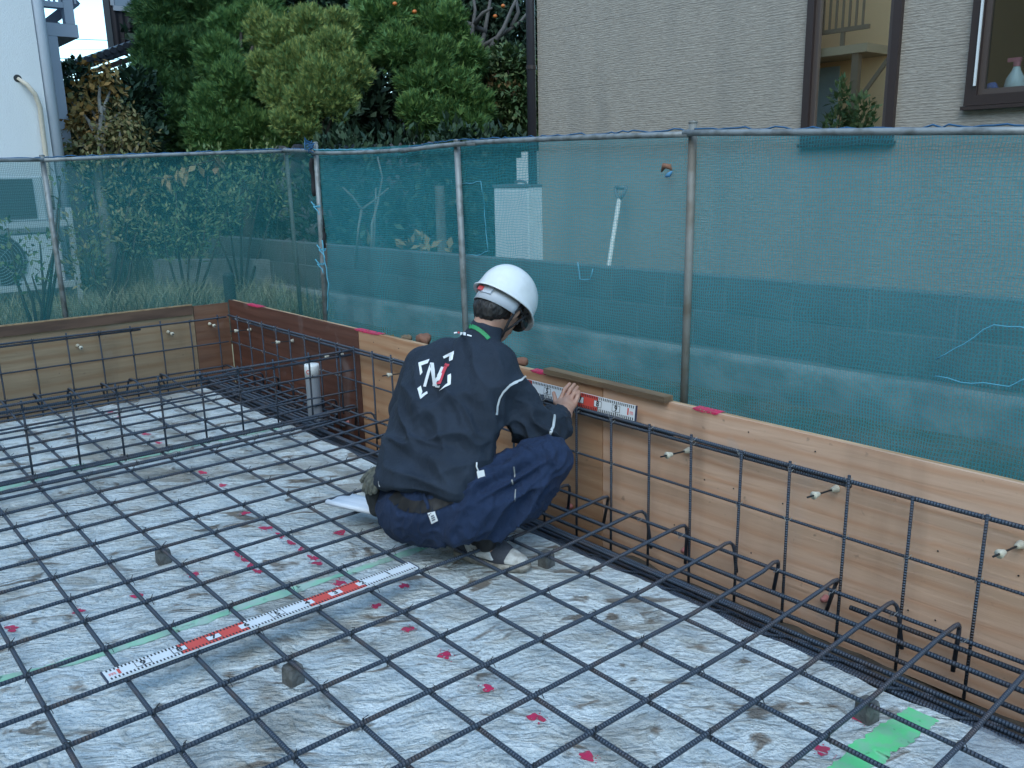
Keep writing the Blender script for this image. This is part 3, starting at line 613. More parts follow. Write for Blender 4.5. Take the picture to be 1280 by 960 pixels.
# ------------------------------------------------------------------ the worker
def fabric(name, col, col2, bumpy=.25):
    m = mat(name, col, .75, spec=.3); N, L, b = nodes(m); tc = N.new('ShaderNodeTexCoord').outputs['Object']
    a = noise_n(N, L, tc, 9, 6, .35, .65); c = mix_rgb(N, L, a, col, col2); L.new(c, b.inputs['Base Color'])
    f1 = noise_n(N, L, tc, 34, 5, .3, .7, (1, 1, .5), (.4, .3, .5), .5); f2 = noise_n(N, L, tc, 700, 2, .3, .7)
    hsum = math_n(N, L, 'ADD', f1, math_n(N, L, 'MULTIPLY', f2, .15)); bump_n(N, L, b, hsum, bumpy*1.4, .016); b.inputs['Sheen Weight'].default_value = .02; return m
M_JACK = fabric('navy_jacket_cloth', (.013, .0215, .036), (.020, .031, .050))
M_PANT = fabric('navy_trouser_cloth', (.011, .025, .064), (.016, .033, .082), .4)
M_SKIN = mat('skin', (.44, .255, .185), .55, noise=(30, (.38, .20, .14), 4, .4, .65), bump=(140, .12))
M_HAIR = mat('black_hair', (.012, .011, .012), .5, noise=(60, (.03, .027, .026), 4, .4, .6, (1, 1, .15)), bump=(90, .9, (1, 1, .12)))
M_HELM = mat('white_helmet_shell', (.74, .76, .77), .28, spec=.5, noise=(14, (.66, .68, .69), 5, .5, .7))
M_STRAPW = mat('translucent_headband', (.52, .56, .62), .45)
M_PRINTW = mat('white_print', (.74, .76, .78), .5); M_PRINTR = mat('red_logo_print', (.60, .05, .07), .5)
M_SHOEW = mat('shoe_grey_leather', (.58, .59, .57), .65, noise=(30, (.34, .335, .31), 5, .42, .62)); M_SHOED = mat('shoe_dark_mesh', (.05, .055, .07), .8, bump=(200, .5)); M_SOLE = mat('shoe_sole', (.42, .40, .35), .8, noise=(30, (.2, .18, .15), 4, .4, .6))
M_GLOVE = mat('grey_glove_knit', (.075, .08, .07), .95, noise=(60, (.13, .135, .11), 4, .4, .6), bump=(120, .8)); M_GLOVED = mat('black_glove_palm', (.018, .02, .022), .7, bump=(90, .4))
M_BELT = mat('black_belt', (.012, .012, .014), .6)
M_LENS = mat('dark_glasses', (.02, .022, .025), .12); M_LANY = mat('green_lanyard', (.02, .26, .09), .6)

Rsh, Relb, Rwr = A3(-0.6781, 1.2086, 0.5952), A3(-0.5886, 1.3269, 0.3718), A3(-0.6977, 1.5538, 0.385)
Lsh, Lelb, Lwr = A3(-1.0034, 1.112, 0.6016), A3(-1.0909, 1.0681, 0.4216), A3(-1.13, 1.54, .40)
sdir = (Rsh-Lsh)/np.linalg.norm(Rsh-Lsh)
S0, S1, S2, S3, S4 = A3(-0.7625, 0.9619, 0.2059), A3(-0.7774, 1.0032, 0.3206), A3(-0.798, 1.0563, 0.4416), A3(-0.814, 1.1282, 0.5559), A3(-0.8302, 1.1888, 0.6407)
C7, COL_T = A3(-0.8179, 1.2227, 0.6921), A3(-0.8095, 1.2598, 0.7427)
HC = A3(-0.8068, 1.3338, 0.8248)                       # head centre
hipR, hipL = A3(-0.6158, 1.0119, 0.1729), A3(-0.8578, 0.9135, 0.1236)
Rkn, Ran = A3(-0.4934, 1.2703, 0.303), A3(-0.5712, 1.0704, 0.0602)
Lkn, Lan = A3(-1.0, 1.36, .30), A3(-1.0, 1.13, .0)
uh = A3(-.04, .70, .71); uh /= np.linalg.norm(uh); rh = A3(.96, .22, -.12); rh -= uh*(rh@uh); rh /= np.linalg.norm(rh); fh = np.cross(uh, rh)
HAX = np.stack([rh, fh, uh])                  # head axes: right, face, up
def hp(r, f, u): return HC+rh*r+fh*f+uh*u
wk = thing('person', 'crouching worker in white helmet, navy jacket and trousers holding a ruler to the form wall', 'person', (-.72, 1.0, -.07))

# body: one continuous skin surface, head to feet
pr_ = [rc(hipL, hipR, .085, .085, .05), rc((S0+S1)/2+sdir*-.05, (S0+S1)/2+sdir*.05, .085, .085, .06), rc(S2-sdir*.06, S2+sdir*.06, .085, .085, .06), rc(S3-sdir*.08, S3+sdir*.08, .08, .08, .06), rc(S4-sdir*.12, S4+sdir*.12, .05, .05, .05),
       rc(C7-uh*.03, hp(0, -.02, -.06), .054, .054, .03)]
pr_ += [rc(Lsh, Lelb, .045, .036), rc(Lelb, Lwr, .036, .025), rc(Rsh, Relb, .045, .036), rc(Relb, Rwr, .038, .024)]
pr_ += [rc(hipR, Rkn, .075, .052), rc(Rkn, Ran+A3(-.02, -.018, .05), .05, .026), rc(hipL, Lkn, .075, .052), rc(Lkn, Lan, .05, .036)]
toeR, toeL = A3(-0.5032, 1.1338, -0.045), A3(-1.03, 1.36, -.04)
pr_ += [rc(Ran+A3(-.02, -.018, .05), Ran+A3(-.024, -.016, -.035), .022, .018, .01), rc(Ran+A3(-.02, -.016, -.05), toeR, .016, .010, .01), rc(Lan+A3(0, 0, -.02), toeL, .035, .025)]
# head and face
pr_ += [el(hp(0, -.01, .02), (.074, .094, .088), HAX, .02), el(hp(0, .035, -.035), (.056, .06, .07), HAX, .03), el(hp(0, .065, -.085), (.03, .03, .028), HAX, .03),
        rc(hp(0, .092, .005), hp(0, .112, -.035), .009, .014, .012), el(hp(-.033, .082, .012), (.022, .014, .01), HAX, .012), el(hp(.033, .082, .012), (.022, .014, .01), HAX, .012),
        el(hp(0, .092, -.064), (.025, .012, .008), HAX, .01), el(hp(0, .089, -.076), (.021, .012, .008), HAX, .01)]
for sg in (-1, 1):
    pr_ += [el(hp(sg*.079, -.012, -.012), (.009, .02, .032), HAX, .008), el(hp(sg*.085, -.018, -.002), (.008, .021, .022), HAX, .008), el(hp(sg*.092, -.008, -.01), (.008, .009, .014), HAX, .006, '-')]
# right hand: palm over the staff, fingers reaching up across its top edge on to the board
KN = [A3(-0.8197, 1.648, 0.407), A3(-0.788, 1.645, 0.4134), A3(-0.7569, 1.642, 0.413), A3(-0.7297, 1.638, 0.4022)]
MD = [A3(-0.8207, 1.672, 0.4432), A3(-0.7876, 1.672, 0.4491), A3(-0.7602, 1.668, 0.4446), A3(-0.7336, 1.66, 0.4307)]
TP = [A3(-0.8263, 1.705, 0.4603), A3(-0.799, 1.706, 0.4631), A3(-0.7772, 1.703, 0.4556), A3(-0.7548, 1.69, 0.4416)]
for i in range(4): pr_ += [rc(Rwr, KN[i], .018, .0105, .014), rc(KN[i], MD[i], .0105, .0092, .004), rc(MD[i], TP[i], .0092, .0075, .003)]
pr_ += [rc((Rwr+KN[0])/2, A3(-0.8401, 1.64, 0.391), .015, .011, .012), rc(A3(-0.8401, 1.64, 0.391), A3(-0.8886, 1.672, 0.4174), .0105, .008, .003), rc(Rwr, (KN[1]+KN[2])/2, .022, .013, .02)]
# left hand resting on the hidden end of the staff
ld = A3(-.12, .97, .1); ls = A3(1, .1, 0)
for i in range(4):
    k0 = Lwr+A3(.0, .075, .02)+ls*(i-1.5)*.019; m0 = k0+A3(0, .035, .012-.002*i); t0 = m0+A3(0, .024, -.012)
    pr_ += [rc(Lwr, k0, .018, .0105, .014), rc(k0, m0, .0105, .009, .004), rc(m0, t0, .009, .0075, .003)]
pr_ += [rc(Lwr+A3(.02, .03, 0), Lwr+A3(.05, .06, -.005), .014, .01, .012), rc(Lwr+A3(.05, .06, -.005), Lwr+A3(.055, .095, .0), .0105, .008, .003)]
V, F = sdf_build(pr_, .0045)
np_mesh('body', V, F, M_SKIN, wk)
b_ = MB()
for sg in (-1, 1):
    v, f = noisy_lump(hp(sg*.033, .0785, -.004), .012, 1, 0, n=8); b_.add(v, f)
b_.build('eyes', mat('eye', (.6, .58, .55), .2), wk, True)

# jacket
pj = [rc(S0-sdir*.105, S0+sdir*.085, .142, .136, .05), rc(A3(-0.7824, 0.9219, 0.2475), A3(-0.6835, 0.9737, 0.2425), .135, .125, .05), rc(S1-sdir*.115, S1+sdir*.10, .115, .112, .06), rc(S2-sdir*.125, S2+sdir*.105, .112, .112, .06), rc(S3-sdir*.12, S3+sdir*.115, .105, .105, .06), rc(S4-sdir*.10, S4+sdir*.11, .075, .08, .06),
      rc(Lsh-sdir*.01, Lelb, .075, .062, .045), rc(Lelb, Lwr+A3(0, -.06, 0), .06, .042, .03), rc(Rsh-sdir*.015, Relb, .082, .073, .045), rc(Relb, Relb+(Rwr-Relb)*.62, .073, .062, .03), rc(Relb+(Rwr-Relb)*.62, Relb+(Rwr-Relb)*.86, .062, .036, .02),
      rc(C7+A3(0, -.005, -.02), COL_T-uh*.006, .078, .066, .03)]
hem_c = A3(-0.6543, 0.8762, 0.2312); hem_n = (S0-S2)/np.linalg.norm(S0-S2)
pj.append((lambda X: np.where(((X-S1)@sdir < .2), (X-hem_c)@hem_n, -1.), None, None, .012, '&'))
ctop = COL_T+uh*.002
V, F = sdf_build(pj, .0062); V = relax(V, F, 2)
dn = (S0-S4)/np.linalg.norm(S0-S4); bk = np.cross(sdir, dn); bk = bk if bk @ A3(.74, -.62, .2) > 0 else -bk
V = folds(V, F, [(S1+bk*.1, sdir*.8+dn*.45, 15, 3, .017, .2), (S2+bk*.1+sdir*.09, dn*.6-sdir*.7, 13, 3, .014, .17), (S2-sdir*.12+bk*.05, dn+sdir*.35, 13, 3, .013, .17), (S3+bk*.1+sdir*.07, dn+sdir*.6, 12, 3, .010, .16), (Relb, Rwr-Rsh, 19, 6, .019, .13), ((Rsh+Relb)/2, Relb-Rsh+sdir*.15, 15, 5, .013, .13), (Relb*.5+Rwr*.5, bk+A3(.2, .1, .9), 24, 7, .011, .1), (S0+bk*.1, sdir, 14, 3, .011, .17), (Rsh-sdir*.08+bk*.06, dn+sdir*.9, 15, 4, .009, .12)])
jk = np_mesh('jacket', V, F, M_JACK, wk)
BV_J = BVHTree.FromPolygons([tuple(x) for x in V], [tuple(int(i) for i in f) for f in F])
CAMP = Vector(cam.matrix_world.translation)
def on(bvh, p, lift):
    """drop a point on to cloth along the line it is seen on, raised by lift along the cloth's normal"""
    d = (Vector(p)-CAMP).normalized(); h_, n_, _, _ = bvh.ray_cast(CAMP, d)
    if h_ is None: return None
    if n_.dot(d) > 0: n_ = -n_
    return h_+n_*lift
def patch(name, quad, m, parent, bvh, lift=.0022, n=6, k=3):
    """quad: 4 corner points; subdivided and laid on the cloth"""
    q = [Vector(p) for p in quad]; v = []
    for i in range(n+1):
        for j in range(k+1):
            a = q[0].lerp(q[1], i/n); b2 = q[3].lerp(q[2], i/n); p = on(bvh, a.lerp(b2, j/k), lift); v.append(p or a.lerp(b2, j/k))
    b_ = MB(); b_.add(v, [(i*(k+1)+j, (i+1)*(k+1)+j, (i+1)*(k+1)+j+1, i*(k+1)+j+1) for i in range(n) for j in range(k)]); return b_
def merge_patches(name, quads, m, parent, bvh, lift=.0038):
    B = MB()
    for q in quads:
        b_ = patch(name, q, m, parent, bvh, lift); B.add(b_.v, b_.f)
    return B.build(name, m, parent, True)
def strip(pts, w):
    out = []
    for a, b2 in zip(pts[:-1], pts[1:]):
        a, b2 = Vector(a), Vector(b2); view = ((a+b2)/2-CAMP).normalized(); s = (b2-a).cross(view).normalized()*w; out.append((a-s, b2-s, b2+s, a+s))
    return out
DL = 3.1
merge_patches('back_logo_letter', [((-0.8177, 0.9722, 0.5779), (-0.8106, 0.98, 0.5763), (-0.809, 1.0127, 0.6578), (-0.8157, 1.0053, 0.6594)), ((-0.8157, 1.0053, 0.6594), (-0.8075, 1.0144, 0.6577), (-0.7866, 1.0104, 0.5811), (-0.7935, 1.0012, 0.5785)), ((-0.7961, 0.9989, 0.5805), (-0.7861, 1.0099, 0.5783), (-0.7786, 1.0427, 0.6416), (-0.7874, 1.0334, 0.6446))], M_PRINTW, jk, BV_J)
merge_patches('back_logo_letter', [((-0.7878, 1.0116, 0.588), (-0.779, 1.0209, 0.585), (-0.7726, 1.0508, 0.6442), (-0.7804, 1.0426, 0.6472)), ((-0.7805, 1.0435, 0.65), (-0.7716, 1.0519, 0.6441), (-0.7703, 1.0566, 0.6524), (-0.7793, 1.0475, 0.6568))], M_PRINTR, jk, BV_J)
merge_patches('back_logo_bracket', [((-0.8434, 0.9726, 0.6602), (-0.8197, 1.0052, 0.6719), (-0.8201, 0.9996, 0.6581), (-0.8369, 0.9761, 0.649)), ((-0.8434, 0.9726, 0.6602), (-0.836, 0.9793, 0.6545), (-0.8275, 0.9788, 0.6266), (-0.8314, 0.9706, 0.617))], M_PRINTW, jk, BV_J)
merge_patches('back_logo_bracket', [((-0.7896, 1.0437, 0.6793), (-0.7682, 1.0767, 0.6993), (-0.7661, 1.0746, 0.6868), (-0.7857, 1.0458, 0.6722)), ((-0.7744, 1.0648, 0.6871), (-0.7672, 1.0758, 0.6938), (-0.7657, 1.0682, 0.6688), (-0.772, 1.0583, 0.6621))], M_PRINTW, jk, BV_J)
merge_patches('back_logo_bracket', [((-0.831, 0.954, 0.5714), (-0.8243, 0.9655, 0.5809), (-0.817, 0.9662, 0.5599), (-0.8181, 0.9551, 0.5337)), ((-0.8181, 0.9551, 0.5337), (-0.817, 0.9621, 0.5489), (-0.8053, 0.9806, 0.5609), (-0.802, 0.9814, 0.5525))], M_PRINTW, jk, BV_J)
merge_patches('back_logo_bracket', [((-0.7685, 1.0447, 0.615), (-0.762, 1.0544, 0.6203), (-0.7556, 1.0479, 0.5828), (-0.7637, 1.0399, 0.5872)), ((-0.778, 1.0138, 0.5628), (-0.7633, 1.0407, 0.5881), (-0.7559, 1.0474, 0.5823), (-0.7723, 1.0222, 0.5673)), ((-0.7878, 1.0095, 0.5825), (-0.7783, 1.0202, 0.5808), (-0.7789, 1.0168, 0.5739), (-0.7895, 1.0051, 0.5762))], M_PRINTW, jk, BV_J)
# small print under the collar: tiny unreadable strokes

merge_patches('collar_print', [((-0.7804, 1.087, 0.7652), (-0.7733, 1.0961, 0.7669), (-0.7716, 1.0963, 0.7619), (-0.7787, 1.0873, 0.7604)), ((-0.7648, 1.1057, 0.7655), (-0.758, 1.113, 0.7637), (-0.7571, 1.11, 0.7529), (-0.764, 1.1029, 0.7556)), ((-0.7561, 1.1151, 0.763), (-0.7502, 1.1213, 0.7609), (-0.7493, 1.1184, 0.7504), (-0.7554, 1.112, 0.7525)), ((-0.7464, 1.1236, 0.755), (-0.7356, 1.1349, 0.7508), (-0.7356, 1.1332, 0.7464), (-0.7466, 1.1216, 0.7503))], M_PRINTW, jk, BV_J)
merge_patches('collar_print', [((-0.7708, 1.0992, 0.7674), (-0.7666, 1.1038, 0.7661), (-0.7664, 1.102, 0.7606), (-0.7706, 1.0974, 0.7618))], M_PRINTR, jk, BV_J)
M_REFL = mat('silver_reflective_piping', (.55, .58, .60), .4)
merge_patches('sleeve_piping', strip([(-0.6329, 1.1528, 0.4739), (-0.6363, 1.1602, 0.5044), (-0.6355, 1.1716, 0.532), (-0.6303, 1.1865, 0.5554), (-0.6207, 1.2051, 0.5744), (-0.6096, 1.2223, 0.5851), (-0.5962, 1.2412, 0.593), (-0.5868, 1.258, 0.6079)][:8], .0034), M_REFL, jk, BV_J)
merge_patches('sleeve_piping', strip([(-0.5393, 1.2141, 0.3411), (-0.5266, 1.2317, 0.3476), (-0.5155, 1.2488, 0.3583), (-0.5054, 1.267, 0.3745), (-0.4974, 1.2852, 0.3978), (-0.4948, 1.3008, 0.4309), (-0.4987, 1.3107, 0.4697)], .0044), M_REFL, jk, BV_J)
# collar edge and green lanyard
merge_patches('lanyard', strip([(-0.826, 1.1924, 0.7645), (-0.8198, 1.2008, 0.7671), (-0.8071, 1.213, 0.7596), (-0.7936, 1.2246, 0.7478), (-0.7819, 1.2336, 0.7346), (-0.7718, 1.2401, 0.72)], .0075), M_LANY, jk, BV_J, .003)

# trousers
pt = [rc(hipL-sdir*.0, hipR+sdir*.01, .115, .122, .06), rc(A3(-0.7771, 0.9152, 0.128), A3(-0.63, 0.9643, 0.1337), .115, .105, .05), rc(A3(-0.7961, 0.9578, 0.2164), A3(-0.7335, 1.0023, 0.2218), .10, .10, .05),
      rc(hipR, Rkn, .118, .082, .04), rc(Rkn, Ran+A3(0, 0, .03), .082, .076, .03), rc(Ran+(Rkn-Ran)*.45+A3(-.02, -.03, 0), Ran+A3(0, 0, .03), .083, .062, .03), rc(hipL, Lkn, .11, .08, .05), rc(Lkn, Lan+A3(0, 0, .03), .08, .07, .03)]
sh_n = (Ran-Rkn)/np.linalg.norm(Ran-Rkn)
pt.append((lambda X: np.where(((X-Ran)@A3(.6, .75, 0) > -.16) & (X[..., 2] < .2), (X-(Ran+A3(0, 0, .022)))@A3(-.34, .02, -.94), -1.), None, None, .01, '&'))
V, F = sdf_build(pt, .0065); V = relax(V, F, 2)
V = folds(V, F, [((hipR+Rkn)/2, Rkn-hipR, 16, 3, .018, .17), (hipR+A3(.04, -.06, -.02), A3(.3, .5, .8), 15, 4, .014, .14), ((Rkn+Ran)/2, Ran-Rkn, 15, 3.5, .020, .17), (Rkn, Ran-hipR, 18, 5, .012, .11), (A3(-0.632, 0.8733, 0.1529), A3(.8, .5, .3), 14, 4, .009, .15), (Ran+A3(0, 0, .06), A3(.6, .7, .2), 18, 5, .013, .1), (hipR, A3(.3, .2, .5), 34, 16, .004, .6)])
tr = np_mesh('trousers', V, F, M_PANT, wk)
BV_T = BVHTree.FromPolygons([tuple(x) for x in V], [tuple(int(i) for i in f) for f in F])
merge_patches('pocket_label', [((-0.6536, 0.8559, 0.175), (-0.6397, 0.8752, 0.1826), (-0.6264, 0.8794, 0.1514), (-0.6397, 0.8596, 0.1411))], M_PRINTW, tr, BV_T, .003)
merge_patches('label_emblem', [((-0.6466, 0.8618, 0.1686), (-0.6403, 0.8707, 0.1724), (-0.6385, 0.8713, 0.1681), (-0.6447, 0.8623, 0.164)), ((-0.6438, 0.8626, 0.1618), (-0.6368, 0.8727, 0.1664), (-0.635, 0.8732, 0.1621), (-0.642, 0.8631, 0.1575)), ((-0.6409, 0.8635, 0.1551), (-0.6341, 0.8732, 0.1594), (-0.6327, 0.8733, 0.1551), (-0.6392, 0.8638, 0.1505))], mat('grey_print', (.16, .18, .22), .6), tr, BV_T, .0042)
M_SEAM = mat('pale_thread', (.30, .31, .30), .7)
merge_patches('seam_thread', strip([(-0.489, 1.1089, 0.3276), (-0.4799, 1.1056, 0.2898)], .0022)+strip([(-0.4848, 1.0968, 0.282), (-0.4816, 1.0955, 0.2685)], .0026)+strip([(-0.4712, 1.1007, 0.2494), (-0.4665, 1.0921, 0.2118)], .0018), M_SEAM, tr, BV_T, .002)
merge_patches('belt', strip([(-0.7417, 0.7764, 0.242), (-0.7232, 0.7891, 0.2173), (-0.6989, 0.8116, 0.2005), (-0.6734, 0.8407, 0.197), (-0.6494, 0.8713, 0.2029), (-0.6298, 0.8985, 0.213), (-0.6108, 0.9264, 0.2271)], .021), M_BELT, tr, BV_T, .004)
merge_patches('belt_loop', strip([(-0.6722, 0.8591, 0.2424), (-0.6527, 0.8629, 0.191)], .0055), M_PANT, tr, BV_T, .009)

# shoes
rc_ = rc
def shoe(hl, toe, side, g=1.):
    Ran_ = Ran if side < 0 else Lan
    hl, toe = np.array(hl), np.array(toe); d = toe-hl; L_ = np.linalg.norm(d); d = d/L_; u = A3(0, 0, 1); s_ = np.cross(d, u); s_ /= np.linalg.norm(s_); u = np.cross(s_, d)
    def q(a, b2, c): return hl+d*a*L_+s_*b2*g+u*c*g
    def rc(a, b2, ra, rb, k, _f=rc_): return _f(a, b2, ra*g, rb*g, k)
    up = [rc(q(.12, 0, .045), q(.34, 0, .06), .036, .04, .03), rc(q(.34, 0, .05), q(.62, 0, .036), .04, .036, .03), rc(q(.62, .004*side, .03), q(.86, .006*side, .02), .038, .028, .03), rc(q(.16, 0, .06), q(.30, 0, .088), .034, .036, .02),
          half(q(0, 0, .012), -u)]
    V, F = sdf_build(up, .0045); V = relax(V, F, 2); uo = np_mesh('shoe', V, F, M_SHOED, wk)
    so = [rc(q(.10, 0, .012), q(.35, 0, .012), .038, .037, .02), rc(q(.35, 0, .012), q(.68, .004*side, .014), .036, .046, .02), rc(q(.68, .004*side, .014), q(.9, .006*side, .018), .044, .031, .02), half(q(0, 0, .020), u, .004), half(q(0, 0, -.004), -u, .004)]
    V, F = sdf_build(so, .004); np_mesh('sole', relax(V, F, 1), F, M_SOLE, uo)
    wp = [rc(q(.24, -.010*side, .052), q(.60, -.011*side, .032), .040, .0385, .02), half(q(.24, 0, .05), -d*.8-u*.45, .004), half(q(.58, 0, .05), d*.75+u*.55, .004), half(q(0, 0, .030), -u, .004), half(q(0, .004*-side, 0), s_*side, .004)]
    V, F = sdf_build(wp, .004); np_mesh('side_panel', relax(V, F, 1), F, M_SHOEW, uo)
    tc_ = [rc(q(.66, .004*side, .028), q(.865, .006*side, .020), .0405, .030, .02), half(q(.70, 0, .05), -d*.8-u*.3, .004), half(q(0, 0, .020), -u, .004)]
    V, F = sdf_build(tc_, .004); np_mesh('toe_cap', relax(V, F, 1), F, M_SHOEW, uo)
    b_ = MB()
    for k in range(4):
        a = .40+.075*k; hgt = .092-.013*k; b_.tube([q(a, -.026, hgt-.012), q(a+.01, -.012, hgt), q(a+.02, .012, hgt), q(a+.03, .026, hgt-.012)], .003, 5)
    b_.build('lace', M_SOLE, uo, True); V, F = sdf_build([rc_(Ran_ + A3(-.012, -.012, .05), Ran_ + A3(-.022, -.012, -.03), .040, .040, .02)], .005); np_mesh('sock', V, F, M_BELT, uo); return uo
shoe((-0.7494, 1.0488, -0.064), (-0.4514, 1.1337, -0.064), -1, 1.14); shoe((-.98, 1.04, -.064), (-1.04, 1.33, -.064), 1)

# hair, helmet, headband, chin strap, glasses
ph = [el(hp(0, -.014, .018), (.079, .097, .095), HAX, .02), el(hp(0, -.06, -.045), (.064, .046, .055), HAX, .03), (lambda X: (X-HC)@fh-.05+(X-HC)@uh*-.4, None, None, .01, '&')]
V, F = sdf_build(ph, .0045); V = V+vnormals(V, F)*(.0035*vnoise(V@np.linalg.inv(HAX)*A3(160, 160, 30), 4))[:, None]; np_mesh('hair', V, F, M_HAIR, wk)
n, k = 40, 16; P = np.zeros((k+4, n, 3)); RA = (.109, .137, .118); hc0 = hp(0, .0, .042)
for j in range(n):
    t = 2*math.pi*j/n; c, s = math.cos(t), math.sin(t)
    for i in range(k):
        a = math.pi/2*(1-i/(k-1)); ex = .86; ca = math.cos(a)**ex if a < math.pi/2-1e-6 else 0; sa = math.sin(a)
        P[i, j] = hc0+rh*RA[0]*ca*c+fh*RA[1]*ca*s+uh*(RA[2]*sa)
    vis = max(0, s)**2*.03
    P[k, j] = hc0+rh*(RA[0]+.004)*c+fh*(RA[1]+.004)*s+uh*(-.012-.02*max(0, -s))
    P[k+1, j] = hc0+rh*(RA[0]+.012)*c+fh*(RA[1]+.012+vis)*s+uh*(-.02-.02*max(0, -s))
    P[k+2, j] = hc0+rh*(RA[0]+.011)*c+fh*(RA[1]+.011+vis)*s+uh*(-.025-.02*max(0, -s))
    P[k+3, j] = hc0+rh*(RA[0]-.002)*c+fh*(RA[1]-.002)*s+uh*(-.018-.02*max(0, -s))
i_ = np.arange((k+4)*n).reshape(k+4, n); jn = np.roll(i_, -1, 1); F = np.stack([i_[:-1], i_[1:], jn[1:], jn[:-1]], -1).reshape(-1, 4)
hel = np_mesh('helmet', P.reshape(-1, 3), F, M_HELM, wk); sm_ = hel.modifiers.new('shell', 'SOLIDIFY'); sm_.thickness = .003; sm_.offset = -1
B = []
for i in range(25):
    a = -math.pi*(.08+.84*i/24); w = .5+.5*math.sin(math.pi*i/24)
    for z in (-.075-.012*w+.02*(1-w), -.015): B.append(hc0+rh*.095*math.cos(a)+fh*.118*math.sin(a)+uh*z)
B = np.array(B).reshape(25, 2, 3); o = grid_mesh('headband', B, M_STRAPW, hel); sm_ = o.modifiers.new('t', 'SOLIDIFY'); sm_.thickness = .004; sm_.offset = 1
b_ = MB(); c_ = hc0+rh*-.028+fh*-.122+uh*-.052; b_.box((-.011, -.006, -.009), (.011, .006, .009), Matrix.Translation(c_) @ Matrix(HAX.T.tolist()).to_4x4()); b_.build('adjuster_knob', mat('red_plastic', (.55, .06, .06), .4), hel)
b_ = MB(); b_.box((-.022, -.005, -.014), (.022, .005, .014), Matrix.Translation(hc0+rh*.0+fh*-.119+uh*-.05) @ Matrix(HAX.T.tolist()).to_4x4()); b_.build('adjuster_housing', M_STRAPW, hel)
b_ = MB()
for sg in (-1, 1): b_.tube([hp(sg*.098, -.02, .02), hp(sg*.089, -.028, -.02), hp(sg*.082, -.02, -.06), hp(sg*.06, .02, -.105), hp(sg*.02, .06, -.122), hp(0, .066, -.124)], .0055, 6); b_.tube([hp(sg*.098, .035, .02), hp(sg*.085, .012, -.05), hp(sg*.07, .005, -.09)], .0045, 6)
b_.build('chin_strap', M_BLACKROPE, hel, True)
b_ = MB()
for sg in (-1, 1):
    v, f = noisy_lump(hp(sg*.036, .104, -.006), 1, 1, 0, n=8); c_ = hp(sg*.036, .102, -.006); q_ = (np.array(v)-hp(sg*.036, .104, -.006)); b_.add(q_@(np.diag([.036, .012, .026])@HAX)+c_, f)
    v, f = noisy_lump((0, 0, 0), 1, 1, 0, n=8); b_.add(np.array(v)@(np.diag([.006, .026, .022])@HAX)+hp(sg*.082, .066, -.006), f)
    b_.tube([hp(sg*.08, .09, 0), hp(sg*.09, .04, .004), hp(sg*.09, -.02, .006)], .0035, 6)
b_.tube([hp(-.02, .108, .004), hp(.02, .108, .004)], .004, 6); b_.build('glasses', M_LENS, wk, True)
rel(wk)

# things hanging from the belt
def fing(c, d, u, B, r=.0085):
    B.tube([c, c+d*.03+u*.004, c+d*.055, c+d*.075-u*.004, c+d*.084-u*.006], [r, r*1.05, r, r*.85, r*.35], 8)
gl = thing('work_gloves', "pair of grey knitted gloves hanging at the worker's left hip", 'gloves', (-0.974, 0.8316, 0.1883))
gp = [rc((-0.9491, 0.8469, 0.2349), (-0.9497, 0.8225, 0.1722), .028, .036, .02), rc((-0.944, 0.8292, 0.172), (-0.9351, 0.8203, 0.1204), .036, .03, .02)]
V, F = sdf_build(gp, .005); V = folds(V, F, [(A3(-0.9565, 0.8209, 0.1895), A3(0, 0, 1), 40, 8, .004, .1)]); np_mesh('palm', V, F, M_GLOVED, gl)
FGS = [((-0.9263, 0.8383, 0.2677), (-0.9424, 0.7919, 0.2379), (-0.9353, 0.772, 0.2048)), ((-0.9133, 0.8368, 0.2652), (-0.9173, 0.7944, 0.25), (-0.9116, 0.7676, 0.2033)), ((-0.9022, 0.8331, 0.2628), (-0.8923, 0.7925, 0.251), (-0.8935, 0.7733, 0.2037)), ((-0.8893, 0.8316, 0.2604), (-0.8738, 0.7976, 0.2485), (-0.8764, 0.7799, 0.2098)), ((-0.9374, 0.842, 0.2701), (-0.9495, 0.8078, 0.2599), (-0.963, 0.7802, 0.2293))]
for a, b2, c_ in FGS:
    B = MB(); B.tube([a, tuple((np.array(a)+np.array(b2))/2+A3(0, 0, .006)), b2, tuple((np.array(c_)+np.array(b2))/2+A3(0, 0, .003)), c_, tuple(np.array(c_)+A3(0, 0, -.006))], [.009, .0105, .0105, .0105, .009, .003], 9); B.build('finger', M_GLOVE, gl, True)
rel(gl)
cb = thing('carabiner', "white carabiner clip beside the gloves at the worker's left hip", 'clip', (-0.8385, 0.7964, 0.2612))
B = MB(); pts = [(-0.8418, 0.7997, 0.2805), (-0.8464, 0.7923, 0.2751), (-0.8481, 0.784, 0.2587), (-0.8437, 0.7835, 0.2435), (-0.8354, 0.7912, 0.2377), (-0.8287, 0.8006, 0.2416), (-0.8283, 0.8062, 0.2553)]; B.tube(pts, .0032, 7); B.build('clip_frame', M_WTAPE, cb, True); rel(cb)
cl = thing('tape_clip', "small white clip at the worker's jacket hem above the right thigh", 'clip', (-0.4847, 0.9577, 0.3366))
mcl = Vector(on(BV_J, (-0.5623, 1.0106, 0.2978), .014) or (-0.5222, 0.9867, 0.3199)); rt = Vector(cam.matrix_world.col[0][:3]); upv = Vector(cam.matrix_world.col[1][:3]); bkv = Vector(cam.matrix_world.col[2][:3])
MX = Matrix((rt*.96+upv*.2, upv*.96-rt*.2, bkv)).transposed().to_4x4(); MX.translation = mcl
